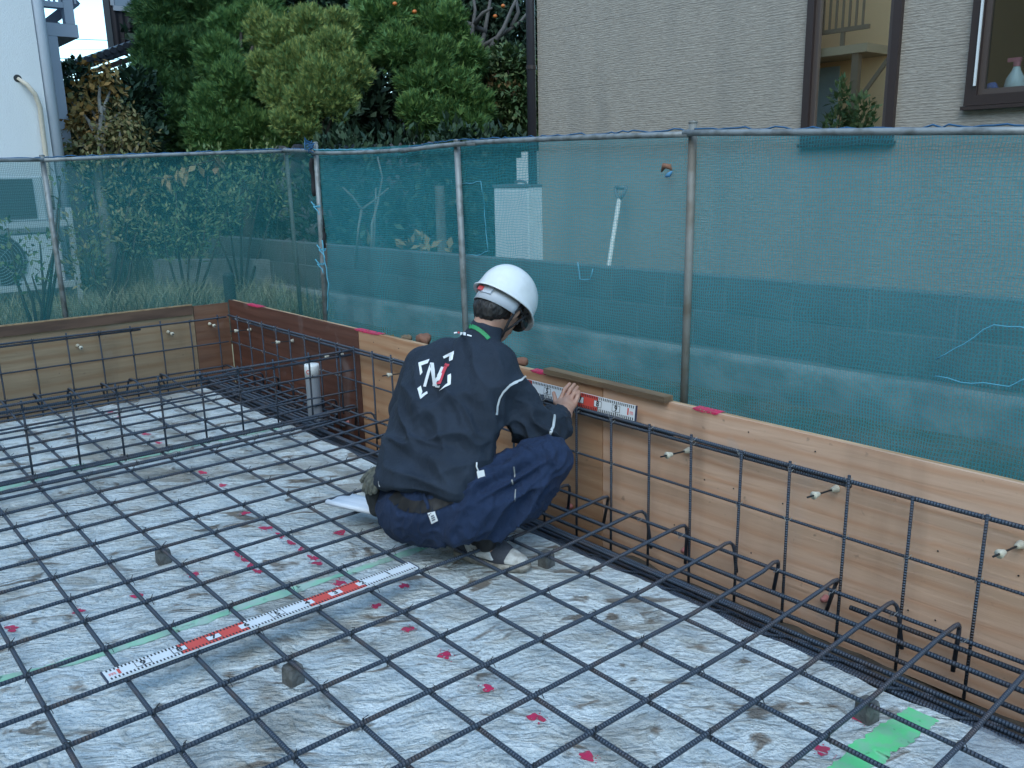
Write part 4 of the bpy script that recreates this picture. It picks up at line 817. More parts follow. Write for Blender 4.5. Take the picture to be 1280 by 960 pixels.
B = MB(); B.box((-.013, -.019, -.004), (.013, .019, .010), MX); B.build('clip_body', M_WTAPE, cl); B = MB(); B.tube([MX @ Vector((-.006, .016, .004)), MX @ Vector((-.010, .035, .004)), MX @ Vector((-.006, .05, .002))], .003, 6); B.build('cord', M_WTAPE, cl, True); B = MB(); B.tube([MX @ Vector((-.006, -.016, .004)), MX @ Vector((-.008, -.04, .004)), MX @ Vector((-.008, -.06, .002))], .003, 6); B.build('tail', M_SEAM, cl, True); rel(cl)

# ------------------------------------------------------------------ netted fences
def net_material(name, ca, cb, thr, film):
    m = bpy.data.materials.new(name); m.use_nodes = True; N = m.node_tree.nodes; L = m.node_tree.links
    for n_ in list(N): N.remove(n_)
    uv = N.new('ShaderNodeUVMap'); uv.uv_map = 'UVMap'; sp_ = N.new('ShaderNodeSeparateXYZ'); L.new(uv.outputs[0], sp_.inputs[0])
    wob = N.new('ShaderNodeTexNoise'); wob.inputs['Scale'].default_value = 5; wob.inputs['Detail'].default_value = 3; L.new(uv.outputs[0], wob.inputs['Vector'])
    wv_ = math_n(N, L, 'MULTIPLY', wob.outputs[0], .05)
    u = math_n(N, L, 'ADD', sp_.outputs[0], wv_); v = math_n(N, L, 'ADD', sp_.outputs[1], wv_)
    du = math_n(N, L, 'FRACT', math_n(N, L, 'DIVIDE', u, .0105)); dv = math_n(N, L, 'FRACT', math_n(N, L, 'DIVIDE', v, .0125))
    tu = math_n(N, L, 'LESS_THAN', du, .42); tv = math_n(N, L, 'LESS_THAN', dv, .25); th = math_n(N, L, 'ADD', math_n(N, L, 'MULTIPLY', math_n(N, L, 'MAXIMUM', tu, tv), thr-film), film)
    d = N.new('ShaderNodeBsdfDiffuse'); t = N.new('ShaderNodeBsdfTranslucent'); c = mix_rgb(N, L, wob.outputs[0], ca, cb)
    L.new(c, d.inputs[0]); L.new(c, t.inputs[0]); mx = N.new('ShaderNodeMixShader'); mx.inputs[0].default_value = .35; L.new(d.outputs[0], mx.inputs[1]); L.new(t.outputs[0], mx.inputs[2])
    tr_ = N.new('ShaderNodeBsdfTransparent'); tr_.inputs[0].default_value = (.93, .985, .99, 1); m2 = N.new('ShaderNodeMixShader'); L.new(th, m2.inputs[0]); L.new(tr_.outputs[0], m2.inputs[1]); L.new(mx.outputs[0], m2.inputs[2])
    o = N.new('ShaderNodeOutputMaterial'); L.new(m2.outputs[0], o.inputs[0]); return m
M_NET = net_material('teal_netting', (.055, .325, .385), (.08, .38, .445), .64, .42); M_NETG = net_material('green_netting', (.05, .26, .28), (.075, .31, .33), .58, .26)
def netting(name, pts, parent, zb, seed, sag=.0, m=None):
    """pts: top line [(x, y, z)...]; the sheet hangs from it down to zb with soft folds"""
    pts = [Vector(p) for p in pts]; rows = []; uvs = []; acc = 0; nz = 26
    for a, b2 in zip(pts[:-1], pts[1:]):
        ln = (Vector((b2.x-a.x, b2.y-a.y, 0))).length; k = max(2, int(ln/.06)); nrm = Vector((-(b2.y-a.y), b2.x-a.x, 0)).normalized()
        for i in range(k+(b2 == pts[-1])):
            t = i/k; p = a.lerp(b2, t); z0 = p.z-sag*4*t*(1-t)
            col = [p+nrm*0 for _ in range(nz)]; colp = []
            for j in range(nz):
                s = j/(nz-1); z = z0+(zb-z0)*s; q = p.copy(); q.z = z; colp.append(q)
            rows.append((colp, nrm)); uvs.append(acc+ln*t)
        acc += ln
    G = np.array([[tuple(q) for q in c] for c, _ in rows]); NR = np.array([tuple(n_) for _, n_ in rows])
    X = np.array(uvs)[:, None]*np.ones((1, nz)); Zz = G[..., 2]
    Q = np.stack([X*4.5, Zz*1.1, 0*X+seed], -1).reshape(-1, 3); dsp = .03*fbm(Q, 3, seed).reshape(X.shape)*np.linspace(.15, 1.4, nz)[None]
    G[..., :2] += NR[:, None, :2]*dsp[..., None]
    o = grid_mesh(name, G, m or M_NET, parent); me = o.data; uvl = me.uv_layers.new(name='UVMap'); vi = np.zeros(len(me.loops), np.int32); me.loops.foreach_get('vertex_index', vi)
    UV = np.stack([X.ravel(), (Zz-zb).ravel()], -1)[vi]; uvl.data.foreach_set('uv', UV.astype(np.float32).ravel()); return o
def post(p0, p1, r, parent, m=M_GALV, name='post'):
    B = MB(); p0, p1 = Vector(p0), Vector(p1); B.tube([p0, p0.lerp(p1, .5)+Vector((.002, 0, 0)), p1], r, 12); B.lathe([(r*1.06, 0), (r*1.06, .006), (r*.5, .010)], 12, Matrix.Translation(p1)); o = B.build(name, m, parent, False)
    o.data.polygons.foreach_set('use_smooth', [len(f.vertices) == 4 for f in o.data.polygons]); return o
FYY = 2.05
rf = thing('netted_fence', 'teal netted pipe fence in front of the beige house', 'fence', (-1, FYY, GZ))
pA, pB = (-0.497, 2.05, 1.45), (-2.0063, 2.05, 1.4698); pC = (-3.5869, 2.09, 1.4809); pE = (0.7812, 2.05, 1.3962)
post((pA[0]-.01, FYY, GZ), (pA[0], FYY, pA[2]+.035), .0165, rf, M_GALVR)
post((pB[0]+.03, FYY, GZ), (pB[0], FYY, pB[2]+.01), .0165, rf)
post((pC[0]-.02, 2.08, GZ), (pC[0], 2.09, pC[2]+.05), .0165, rf)
post((1.45, FYY, GZ), (1.45, FYY, 1.42), .0165, rf)
tl = [pC, pB, pA, pE, (1.45, FYY, 1.42), (3.3, FYY, 1.44)]
post((3.3, FYY, GZ), (3.3, FYY, 1.45), .0165, rf)
def pipe(a, b2, r, parent, name, m, sag=0, n=8, off=(0, 0, 0)):
    a, b2 = Vector(a), Vector(b2); B = MB(); B.tube([a.lerp(b2, i/n)+Vector(off)+Vector((0, 0, -sag*4*(i/n)*(1-i/n))) for i in range(n+1)], r, 10); return B.build(name, m, parent, True)
pM = (-2.4712, 2.06, 1.4536)
pipe(pE, (3.3, FYY, 1.44), .0118, rf, 'top_rail', M_GALV, .01, off=(-.02, -.03, .0))
pipe(Vector(pB)+Vector((.12, 0, .002)), pA, .0118, rf, 'top_rail', M_GALV, -.004, off=(0, -.028, -.006)); pipe(pA, tl[3], .0118, rf, 'top_rail', M_GALV, .0, off=(-.02, -.03, .0))
pipe(Vector(pM)+Vector((-.02, 0, .0)), Vector(pB)+Vector((.2, 0, 0)), .012, rf, 'top_rail', M_GALV, -.006, off=(0, -.028, -.008)); pipe(pC, Vector(pM)+Vector((.15, 0, .012)), .012, rf, 'top_rail', M_GALV, .008, off=(0, -.026, -.012))
netting('netting', [(p[0], p[1]+.02, p[2]+.005) for p in tl], rf, GZ+.02, 1)
def rope(pts, r, m, name, parent, seed, amp=.006, step=.03):
    rr = np.random.default_rng(seed); pts = [Vector(p) for p in pts]; out = []
    for a, b2 in zip(pts[:-1], pts[1:]):
        k = max(2, int((b2-a).length/step))
        for i in range(k): out.append(a.lerp(b2, i/k)+Vector(rr.uniform(-amp, amp, 3)))
    out.append(pts[-1]); B = MB(); B.tube(out, r, 6); return B.build(name, m, parent, True)
rope([(p[0], p[1]-.004, p[2]+.014) for p in (pM, pB, pA, pE)], .003, M_BLUEROPE, 'lashing_rope', rf, 1, .006)
rope([(pC[0], 2.06, pC[2]+.01), (pM[0]-.05, 2.05, pM[2]-.001), (pM[0]+.1, 2.05, pM[2]+.004)], .0035, M_CYANROPE, 'lashing_rope', rf, 2, .004)
for k in range(7):
    a = A3(pC[0], 2.06, pC[2]+.02); B = MB(); B.tube([a+rng.uniform(-.03, .03, 3), a+rng.uniform(-.04, .04, 3)+A3(0, -.02, 0), a+rng.uniform(-.05, .05, 3)+A3(0, 0, .02), a+rng.uniform(-.06, .06, 3)], .004, 5); B.build('rope_knot', M_BLUEROPE, rf, True)
for v_ in ((-3.5436, 2.05, 1.1306), (-3.5455, 2.05, 0.7554), (-3.5093, 2.05, 0.8521)):
    a = A3(*v_); B = MB(); B.tube([a+A3(-.02, -.01, .01), a+A3(0, -.03, 0), a+A3(.025, 0, -.005), a+A3(0, .02, .004), a+A3(-.02, -.01, .0), a+A3(-.045, -.02, .03)], .004, 5); B.tube([a+A3(0, -.03, 0), a+A3(.04, -.02, -.03), a+A3(.07, -.03, -.05)], .0035, 5); B.build('rope_knot', M_CYANROPE, rf, True)
rope([(-3.6675, 2.1, 1.4375), (-3.6781, 2.1, 1.2988), (-3.6609, 2.1, 1.1949)], .017, M_BLACKROPE, 'black_strap', rf, 5, .006); rope([(-3.6142, 2.1, 1.0651), (-3.5786, 2.1, 0.9349), (-3.603, 2.1, 0.8438)], .016, M_BLACKROPE, 'black_strap', rf, 6, .007); rope([(-3.663, 2.12, 0.688), (-3.6493, 2.12, 0.5525), (-3.6714, 2.12, 0.4011)], .02, M_GALVR, 'black_strap', rf, 7, .004)
rope([(-3.503, 2.04, 0.9156), (-3.4718, 2.04, 0.7608), (-3.4475, 2.04, 0.6312), (-3.4983, 2.04, 0.429)], .004, M_CYANROPE, 'hanging_string', rf, 8, .004)
for pts in ([(-1.9967, 2.07, 1.2653), (-1.8423, 2.07, 1.2764), (-1.8222, 2.07, 1.1458), (-1.7991, 2.07, 0.9295)], [(-1.7991, 2.07, 0.9295), (-1.8932, 2.07, 0.9039), (-1.9754, 2.07, 0.8993)], [(0.7688, 2.03, 0.8402), (0.6654, 2.03, 0.8446), (0.5845, 2.03, 0.7728), (0.5048, 2.03, 0.7131)], [(0.5048, 2.03, 0.6585), (0.5843, 2.03, 0.6536), (0.7271, 2.03, 0.663), (0.7838, 2.03, 0.7042)], [(-1.1075, 2.03, 0.9184), (-1.0975, 2.03, 0.8473), (-1.0269, 2.03, 0.8456), (-1.0121, 2.03, 0.8962)]):
    rope(pts, .0022, M_CYANROPE, 'hanging_string', rf, 9, .003)
rel(rf)
t = thing('cloth_scrap', 'small orange and blue scrap caught in the netting in front of the beige house', 'scrap', (-0.6109, 2.035, 1.318)); c_ = Vector(t.location)
B = MB(); B.tube([c_+Vector((-.025, 0, -.01)), c_+Vector((-.005, -.008, .012)), c_+Vector((.02, -.006, .008)), c_+Vector((.028, 0, -.006))], [.004, .012, .011, .003], 7); B.build('orange_cloth', mat('orange_cloth', (.24, .12, .075), .8), t, True)
B = MB(); B.tube([c_+Vector((.0, -.004, -.03)), c_+Vector((.02, -.01, -.024)), c_+Vector((.03, 0, -.01))], [.004, .01, .003], 6); B.build('blue_cloth', mat('blue_cloth', (.08, .26, .45), .8), t, True); rel(t)

LX = -4.78
lf = thing('netted_fence', 'green netted pipe fence in front of the overgrown garden at the left', 'fence', (LX, 1, GZ))
qA, qB, qZ = (-4.78, 0.735, 1.468), (-4.78, 2.4644, 1.5253), (-4.78, 0.2239, 1.4515)
post((LX, (-4.78, 0.7409, 0.4007)[1], GZ), (LX, qA[1], qA[2]+.02), .0165, lf, M_GALV); post((LX+.02, (-4.78, 2.4785, 0.2532)[1], GZ), (LX, qB[1], qB[2]+.01), .0165, lf, M_GALVR); post((LX, -1.0, GZ), (LX, -1.0, 1.38), .0165, lf)
tl2 = [(LX, -2.6, qA[2]-.02), (LX, qZ[1], qZ[2]), qA, qB, (pC[0]-.05, 2.12, pC[2])]
pipe(tl2[0], qA, .0125, lf, 'top_rail', M_GALV, 0, off=(.03, 0, -.004)); pipe(qA, qB, .0125, lf, 'top_rail', M_GALV, -.006, off=(.03, 0, -.008)); pipe(qB, pC, .0125, lf, 'top_rail', M_GALV, .0, off=(.02, -.03, .0))
netting('netting', [(p[0]-.02, p[1], p[2]+.004) for p in tl2], lf, GZ+.02, 2, m=M_NETG)
rope([(p[0]+.01, p[1], p[2]+.012) for p in tl2[1:]], .0042, M_BLUEROPE, 'lashing_rope', lf, 3, .005); rel(lf)

# soil and clods behind the form wall
SO = MB()
P = []
for i in range(60):
    for j in range(9):
        x = -3.4+i*.05; y = 1.825+j*.06; hgt = .30*math.exp(-((j-1.5)/2.6)**2)*(.55+.45*math.exp(-((x+1.9)/.9)**2)); P.append((x, y, GZ+.006+hgt+.03*random.uniform(-1, 1)*(hgt > .05)))
struct(grid_mesh('soil_bank', np.array(P).reshape(60, 9, 3), M_EARTH))
M_CLOD = mat('dry_clod', (.20, .145, .09), .95, noise=(25, (.12, .085, .055), 4, .4, .6), bump=(60, .8)); M_BRICK = mat('broken_tile', (.21, .10, .065), .85, bump=(50, .5))
CL = [((-2.2607, 1.85, 0.4378), .035, M_CLOD, 'brown soil clod behind the form wall, left of the worker'), ((-2.1046, 1.86, 0.4612), .048, M_BRICK, "reddish broken tile piece behind the form wall beside the worker's shoulder"), ((-1.3081, 1.86, 0.4586), .032, M_BRICK, "small brown clod behind the form wall just below the worker's chin")]
for k, (c, r, m, lb) in enumerate(CL):
    v, f = noisy_lump((0, 0, 0), r, 5+k, .35, (1, .8, .75), 9); o = np_mesh('soil_clod', v, f, m, None, False); o.location = c; tag(o, lb, 'clod')
LV = MB()
for q in range(60):
    x = random.uniform(-3.6, -.6); y = random.uniform(1.82, 1.98); z = FZ-.07+random.uniform(-.03, .035); a = random.uniform(0, 6.3); s = random.uniform(.012, .024)
    d = Vector((math.cos(a), math.sin(a), random.uniform(-.3, .4)))*s; e = Vector((-math.sin(a), math.cos(a), random.uniform(-.5, .5)))*s*.4; c = Vector((x, y, z)); LV.add([c-d, c+e, c+d, c-e], [(0, 1, 2, 3)])
stuff(tag(LV.build('leaf_litter', mat('dry_leaves', (.17, .11, .05), .9, island=(.07, .08, .03))), 'dry leaves scattered on the soil behind the form wall', 'leaves'))

# ------------------------------------------------------------------ block wall
HA = R_(3.2); hd = Vector((math.cos(HA), math.sin(HA), 0)); hn = Vector((-math.sin(HA), math.cos(HA), 0))
M_BLOCK = mat('concrete_block', (.135, .145, .145), .9, noise=(3, (.085, .095, .095), 7, .35, .65), bump=(60, .6)); M_FOOT = mat('lime_stained_footing', (.27, .285, .275), .9, noise=(4.5, (.15, .16, .155), 9, .35, .65, (1, 1, 1.6)), bump=(22, 1.0)); M_JOINT = mat('block_mortar', (.21, .22, .22), .95)
bwl = thing('block_wall', 'low grey concrete block wall on a pale footing between the teal fence and the beige house', 'wall', (-1, 3.2, GZ)); bwl.rotation_euler = (0, 0, HA)
ZT = .742
B = MB(); B.box((-6.2, .004, .12), (3.0, .108, ZT-.006)); B.build('mortar_core', M_JOINT, bwl).location = (0, 0, -GZ)
B = MB(); B.box((-.195, 0, -.095), (.195, .12, .095)); bme = None
for r in range(2):
    for k in range(-16, 8):
        x = k*.4+(.2 if r else 0)+.05
        if bme is None: o = B.build('block', M_BLOCK, bwl); bme = o.data
        else: o = link('block', bme, bwl)
        o.location = (x, random.uniform(-.002, .003), ZT-.095-.2*r-GZ)
n1, n2 = 190, 14; P = np.zeros((n1, n2, 3))
for i in range(n1):
    for j in range(n2): P[i, j] = (-6.2+9.2*i/(n1-1), -.03-.02*j/n2, .338-GZ-(.338-.0)*j/(n2-1))
Q = P.reshape(-1, 3); P[..., 1] += (.018*fbm(Q*5, 4, 8)).reshape(n1, n2); P[:, 0, 1] = .02; grid_mesh('footing', P, M_FOOT, bwl)

# ------------------------------------------------------------------ beige house
house = thing('beige_house', 'beige house with ribbed siding and brown framed windows behind the teal fence', 'house', (-3.76, 4.2, GZ)); house.rotation_euler = (0, 0, HA)
M_SID = mat('ribbed_beige_siding', (.33, .28, .235), .8); N, L, b = nodes(M_SID); tc = N.new('ShaderNodeTexCoord').outputs['Object']
r1 = noise_n(N, L, tc, 1, 3, .35, .65, (9, 9, 105), None, .2); r2 = noise_n(N, L, tc, 1, 3, .4, .6, (26, 26, 130)); wv = N.new('ShaderNodeTexWave'); wv.bands_direction = 'Z'; wv.inputs['Scale'].default_value = 20; wv.inputs['Distortion'].default_value = 2.6; wv.inputs['Detail'].default_value = 3; wv.inputs['Detail Scale'].default_value = 2.5; L.new(tc, wv.inputs['Vector'])
hsum = math_n(N, L, 'ADD', math_n(N, L, 'MULTIPLY', wv.outputs[1], .7), math_n(N, L, 'ADD', r1, r2)); c = mix_rgb(N, L, math_n(N, L, 'MULTIPLY', hsum, .37), (.235, .205, .17), (.405, .36, .305))
sz = N.new('ShaderNodeSeparateXYZ'); L.new(tc, sz.inputs[0]); jz = math_n(N, L, 'LESS_THAN', math_n(N, L, 'FRACT', math_n(N, L, 'DIVIDE', sz.outputs[2], .455)), .012); c = mix_rgb(N, L, math_n(N, L, 'MULTIPLY', jz, .45), c, (.15, .135, .12))
rs = noise_n(N, L, tc, 1.6, 6, .5, .75, (3, 1, .25)); c = mix_rgb(N, L, math_n(N, L, 'MULTIPLY', rs, .45), c, (.20, .19, .17)); hsum = math_n(N, L, 'SUBTRACT', hsum, math_n(N, L, 'MULTIPLY', jz, 1.5)); L.new(c, b.inputs['Base Color']); bump_n(N, L, b, hsum, .27, .007)
iR = Matrix.Rotation(-HA, 3, 'Z'); HO = Vector((-3.76, 4.2, GZ))
def hl(p): return iR @ (Vector(p)-HO)
def glass_x(u, v): pass
# window rectangles measured on the wall plane, in the house's own x and z
def onwall(p):
    d = (Vector(p)-CAMP); n_ = hn; t = (HO-CAMP).dot(n_)/d.dot(n_); return hl(CAMP+d*t)
w1a, w1b = onwall((-1.174, 3.9114, 1.4442)), onwall((-0.8352, 4.3135, 1.4423)); w2a = onwall((-0.601, 4.6646, 1.6355))
W1 = (w1a.x, w1b.x, w1a.z, w1a.z+1.55); W2 = (w2a.x, w2a.x+1.25, w2a.z, w2a.z+1.2)
XR, ZTOP = 7.5, 5.6; zs = .60-GZ
def wallbox(x0, x1, z0, z1, B): B.box((x0, 0, z0), (x1, .15, z1))
B = MB(); wallbox(0, W1[0], zs, ZTOP, B); wallbox(W1[0], W1[1], zs, W1[2], B); wallbox(W1[0], W1[1], W1[3], ZTOP, B); wallbox(W1[1], W2[0], zs, ZTOP, B); wallbox(W2[0], W2[1], zs, W2[2], B); wallbox(W2[0], W2[1], W2[3], ZTOP, B); wallbox(W2[1], XR, zs, ZTOP, B); B.box((.0, .15, zs), (.15, 7, ZTOP)); B.build('wall', M_SID, house)
B = MB(); B.box((.02, .012, -.1), (XR, .14, zs-.004)); B.box((.02, .14, -.1), (.14, 7, zs-.004)); B.build('foundation', mat('foundation_concrete', (.16, .165, .16), .9, bump=(30, .4)), house)
B = MB(); B.box((-.6, -.6, ZTOP), (XR, 7.5, ZTOP+.12)); B.build('roof', mat('dark_roof', (.05, .05, .055), .7), house)
M_FRAME = mat('dark_brown_frame', (.035, .022, .02), .4); M_ROOM = mat('room_interior', (.20, .13, .085), .9)
def glass_mat(name, refl):
    m = bpy.data.materials.new(name); m.use_nodes = True; N = m.node_tree.nodes; L = m.node_tree.links
    for n_ in list(N): N.remove(n_)
    g = N.new('ShaderNodeBsdfGlossy'); g.inputs['Roughness'].default_value = .008; g.inputs['Color'].default_value = (1, .93, .84, 1); t = N.new('ShaderNodeBsdfTransparent'); t.inputs[0].default_value = (.75, .8, .8, 1); mx = N.new('ShaderNodeMixShader'); mx.inputs[0].default_value = refl
    L.new(t.outputs[0], mx.inputs[1]); L.new(g.outputs[0], mx.inputs[2]); o = N.new('ShaderNodeOutputMaterial'); L.new(mx.outputs[0], o.inputs[0]); return m
M_GLASS = glass_mat('coated_window_glass', .85); M_GLASS2 = glass_mat('window_glass', .10)
def window(W_, gm, thick):
    x0, x1, z0, z1 = W_; B = MB(); y0, y1 = -.035, .07
    B.box((x0, y0, z0), (x0+thick, y1, z1)); B.box((x1-thick, y0, z0), (x1, y1, z1)); B.box((x0+thick, y0, z0), (x1-thick, y1, z0+thick*.9)); B.box((x0+thick, y0, z1-thick), (x1-thick, y1, z1)); B.box((x0-.012, y0-.012, z0-.022), (x1+.012, -.002, z0-.003)); fr = B.build('window', M_FRAME, house)
    B = MB(); k = thick; B.box((x0+k, -.01, z0+k*.9), (x0+k+.028, .03, z1-k)); B.box((x1-k-.028, -.01, z0+k*.9), (x1-k, .03, z1-k)); B.box((x0+k+.028, -.01, z0+k*.9), (x1-k-.028, .03, z0+k*.9+.03)); B.build('sash', mat('bronze_sash', (.075, .055, .048), .45), fr)
    B = MB(); B.box((x0+k+.026, .008, z0+k*.9+.026), (x1-k-.026, .013, z1-k)); B.build('pane', gm, fr)
    B = MB()     # the room behind: floor, back and sides, all facing inward
    d = 1.4; X0_, X1_, Z0_, Z1_ = x0-.2, x1+.2, z0-.02, z1+.2
    v = [(X0_, .16, Z0_), (X1_, .16, Z0_), (X1_, d, Z0_), (X0_, d, Z0_), (X0_, .16, Z1_), (X1_, .16, Z1_), (X1_, d, Z1_), (X0_, d, Z1_)]
    B.add(v, [(0, 1, 2, 3), (7, 6, 5, 4), (3, 2, 6, 7), (0, 3, 7, 4), (2, 1, 5, 6)]); B.build('room', M_ROOM, fr); return fr
f1 = window(W1, M_GLASS, .045); f2 = window(W2, M_GLASS2, .06)
B = MB(); B.box((W2[0]+.045, -.05, W2[2]+.10), (W2[0]+.055, -.036, W2[3]-.05)); B.build('pale_strip', M_WTAPE, f2)
def hw(x, y, z): return HO+Matrix.Rotation(HA, 3, 'Z') @ Vector((x, y, z))
# downpipe at the corner
B = MB(); B.tube([(-.035, -.04, 0), (-.035, -.04, ZTOP-.1)], .036, 14)
dpp = B.build('downpipe', mat('dark_downpipe', (.028, .024, .03), .45), house, True)
for z in (.9, 2.0, 3.1):
    B = MB(); B.lathe([(.042, 0), (.042, .03)], 14, Matrix.Translation((-.035, -.04, z))); B.build('pipe_bracket', M_FRAME, dpp)
# bottles on the sill of the right window
def onplane(p, y):
    q = hw(0, y, 0); d = Vector(p)-CAMP; return CAMP+d*((q-CAMP).dot(hn)/d.dot(hn))
c = onplane((-0.4365, 4.8968, 1.7328), .12); zsill = c.z-.01; t = thing('spray_bottle', 'white spray bottle with pink top inside the right window', 'bottle', c)
B = MB(); B.lathe([(.05, -.02), (.052, .01), (.045, .05), (.022, .09), (.016, .11)], 16); B.build('bottle_body', mat('pale_blue_plastic', (.62, .72, .78), .35), t, True); B = MB(); B.lathe([(.019, .11), (.019, .135)], 12); B.box((-.045, -.012, .135), (.02, .012, .155)); B.build('pink_trigger', mat('pink_trigger', (.55, .16, .24), .4), t)
B = MB(); B.box((-.3, -.03, -.034), (.25, .10, -.021)); B.build('sill_shelf', M_FRAME, f2).matrix_world = Matrix.Translation(c) @ Matrix.Rotation(HA, 4, 'Z'); f2_sill = None
c = onplane((-0.5255, 4.8038, 1.7668), .12); v, f = noisy_lump((0, 0, 0), .034, 3, .12, (1, 1, .9), 9); o = np_mesh('blue_sponge', v, f, mat('blue_sponge', (.05, .12, .42), .8)); o.location = (c.x, c.y, zsill+.02); tag(o, 'round blue sponge beside the spray bottle inside the right window', 'sponge')

# shovel leaning on the house, its blade down behind the block wall
sa_, sb_ = Vector((-2.792, 4.12, 1.1131)), Vector((-2.7403, 3.95, 0.606)); t = thing('shovel', 'white shafted shovel with grey D grip leaning on the beige wall', 'shovel', sb_)
dr = (sa_-sb_).normalized(); end = sb_-dr*.35; B = MB(); B.tube([end, sb_, sa_], .017, 10); B.build('shaft', mat('white_worn_shaft', (.78, .75, .68), .6, noise=(18, (.6, .55, .48), 4, .45, .6)), t, True)
sx_ = hd; B = MB(); B.tube([sa_-dr*.01, sa_+dr*.035-sx_*.035, sa_+dr*.075-sx_*.05, sa_+dr*.10-sx_*.05], .012, 8); B.tube([sa_-dr*.01, sa_+dr*.035+sx_*.035, sa_+dr*.075+sx_*.05, sa_+dr*.10+sx_*.05], .012, 8); B.tube([sa_+dr*.088-sx_*.052, sa_+dr*.088+sx_*.052], .014, 8); B.build('grip', mat('grey_grip', (.15, .16, .17), .5), t, True)
B = MB(); vs = []
for i in range(6):
    w = (.05, .10, .11, .11, .09, .02)[i]; p = end-dr*(.0+.055*i)
    for k, e in enumerate((-1, -.5, 0, .5, 1)): vs.append(p+sx_*w*e+hn*(-.02*(1-e*e)-.01*i*.3))
B.add(vs, [(5*i+j, 5*i+j+1, 5*i+j+6, 5*i+j+5) for i in range(5) for j in range(4)]); o = B.build('blade', M_WIREL, t, True); m_ = o.modifiers.new('t', 'SOLIDIFY'); m_.thickness = .003; rel(t)

# storage-tank cabinet and white meter box beyond the corner
ca_, cb_ = (-4.1707, 4.05, 0.5751), (-3.7303, 4.05, 1.2035); t = thing('tank_cabinet', 'tall pale grey cabinet standing beside the corner of the beige house', 'cabinet', ((ca_[0]+cb_[0])/2, 4.05, GZ))
wd = (cb_[0]-ca_[0])/2; zt = cb_[2]-GZ; B = MB(); B.box((-wd, 0, 0), (wd, .34, zt)); o = B.build('cabinet_body', mat('pale_grey_enamel', (.78, .81, .82), .45, noise=(6, (.70, .73, .74), 4, .4, .6)), t); m_ = o.modifiers.new('b', 'BEVEL'); m_.width = .008; m_.segments = 2
B = MB(); B.box((-wd-.006, -.01, zt+.001), (wd+.006, .35, zt+.022)); B.tube([(-.05, .1, zt+.02), (-.05, .1, zt+.04), (.0, .1, zt+.05), (.05, .12, zt+.04), (.06, .12, zt+.02)], .012, 6); B.build('lid', mat('dark_lid', (.12, .14, .16), .5), t)
B = MB(); B.box((-wd+.012, -.006, .03), (wd-.012, -.001, zt-.03)); pnl = B.build('front_panel', MATS['pale_grey_enamel'], t); B = MB(); B.lathe([(.012, 0), (.012, .012)], 10, Matrix.Translation((wd*.55, -.012, zt-.86)) @ Matrix.Rotation(math.pi/2, 4, 'X')); B.build('latch', M_WIREL, pnl)
a_, b2_ = (-4.5102, 4.6, 1.2058), (-4.2612, 4.6, 1.5033); t = thing('meter_box', 'small white stepped box above the grey cabinet at the house corner', 'box', ((a_[0]+b2_[0])/2, 4.6, a_[2])); w_ = (b2_[0]-a_[0])/2; hh_ = b2_[2]-a_[2]
mw_ = mat('white_box', (.88, .88, .84), .5); B = MB(); B.box((-w_, 0, 0), (w_, .12, hh_*.82)); B.build('box_body', mw_, t); B = MB(); B.box((-w_*.45, .003, hh_*.82+.001), (w_, .12, hh_)); B.build('box_top', mw_, t); B = MB(); B.box((w_*.35, -.004, hh_*.47), (w_*.85, -.001, hh_*.53)); B.build('label_plate', M_PVC, t); B = MB(); B.box((w_*.2, .03, -(a_[2]-GZ)), (w_*.6, .07, -.001)); B.build('mounting_post', M_PVC, t)

# ------------------------------------------------------------------ house behind the camera that the tall window mirrors
Pg = hw((W1[0]+W1[1])/2, 0, 1)
opp = thing('tan_house', 'tan house with a timber balcony, seen mirrored in the tall window', 'house', (1.2, -8.2, GZ)); opp.rotation_euler = (0, 0, HA*2)
M_TAN = mat('tan_render', (.72, .45, .24), .85, bump=(30, .2)); M_TIMB = mat('weathered_timber', (.20, .135, .085), .7)
def mirror(p, dist):
    """world point whose reflection in the glass is met dist metres along the sight line to p"""
    v = CAMP+(Vector(p)-CAMP).normalized()*dist; return v-hn*2*((v-Pg).dot(hn))
oi = opp.matrix_world.inverted() if False else (Matrix.Translation((1.2, -8.2, GZ)) @ Matrix.Rotation(HA*2, 4, 'Z')).inverted()
def mo(p, y):
    """same, on the plane y = const of that house"""
    lo, hi = 3., 60.
    for _ in range(50):
        m = (lo+hi)/2
        if (oi @ mirror(p, m)).y > y: lo = m
        else: hi = m
    return oi @ mirror(p, lo)
B = MB(); B.box((-22, -3, 0), (22, 0, 7.5)); B.build('wall', M_TAN, opp)
b0, b1 = mo((-1.2485, 4.0451, 2.0349), 1.0), mo((-1.0242, 4.2822, 1.9565), 1.0); xl, xr = min(b0.x, b1.x), max(b0.x, b1.x); zb_ = min(b0.z, b1.z)
xr2 = xr+2.2 if b0.x > b1.x else xr; xl2 = xl if b0.x > b1.x else xl-2.2
B = MB(); B.box((xl2, .002, zb_), (xr2, 1.0, zb_+.16)); bal = B.build('balcony', mat('balcony_beam', (.40, .29, .18), .7), opp)
B = MB(); B.box((xl2, .93, zb_+.42), (xr2, 1.0, zb_+.50)); B.box((xl2, .93, zb_+1.3), (xr2, 1.0, zb_+1.4))
for x in np.arange(xl2+.08, xr2-.06, .14): B.box((x-.02, .95, zb_+.501), (x+.02, .98, zb_+1.299))
for x in np.arange(xl2+.1, xr2, .7): B.box((x-.04, .94, zb_+.161), (x+.04, .99, zb_+.419))
B.build('balustrade', M_TIMB, bal)
pp = mo((-1.0367, 4.1904, 1.7518), .9); B = MB(); B.box((pp.x-.07, .8, 0), (pp.x+.07, .94, zb_-.002)); B.build('balcony_post', M_TIMB, opp)
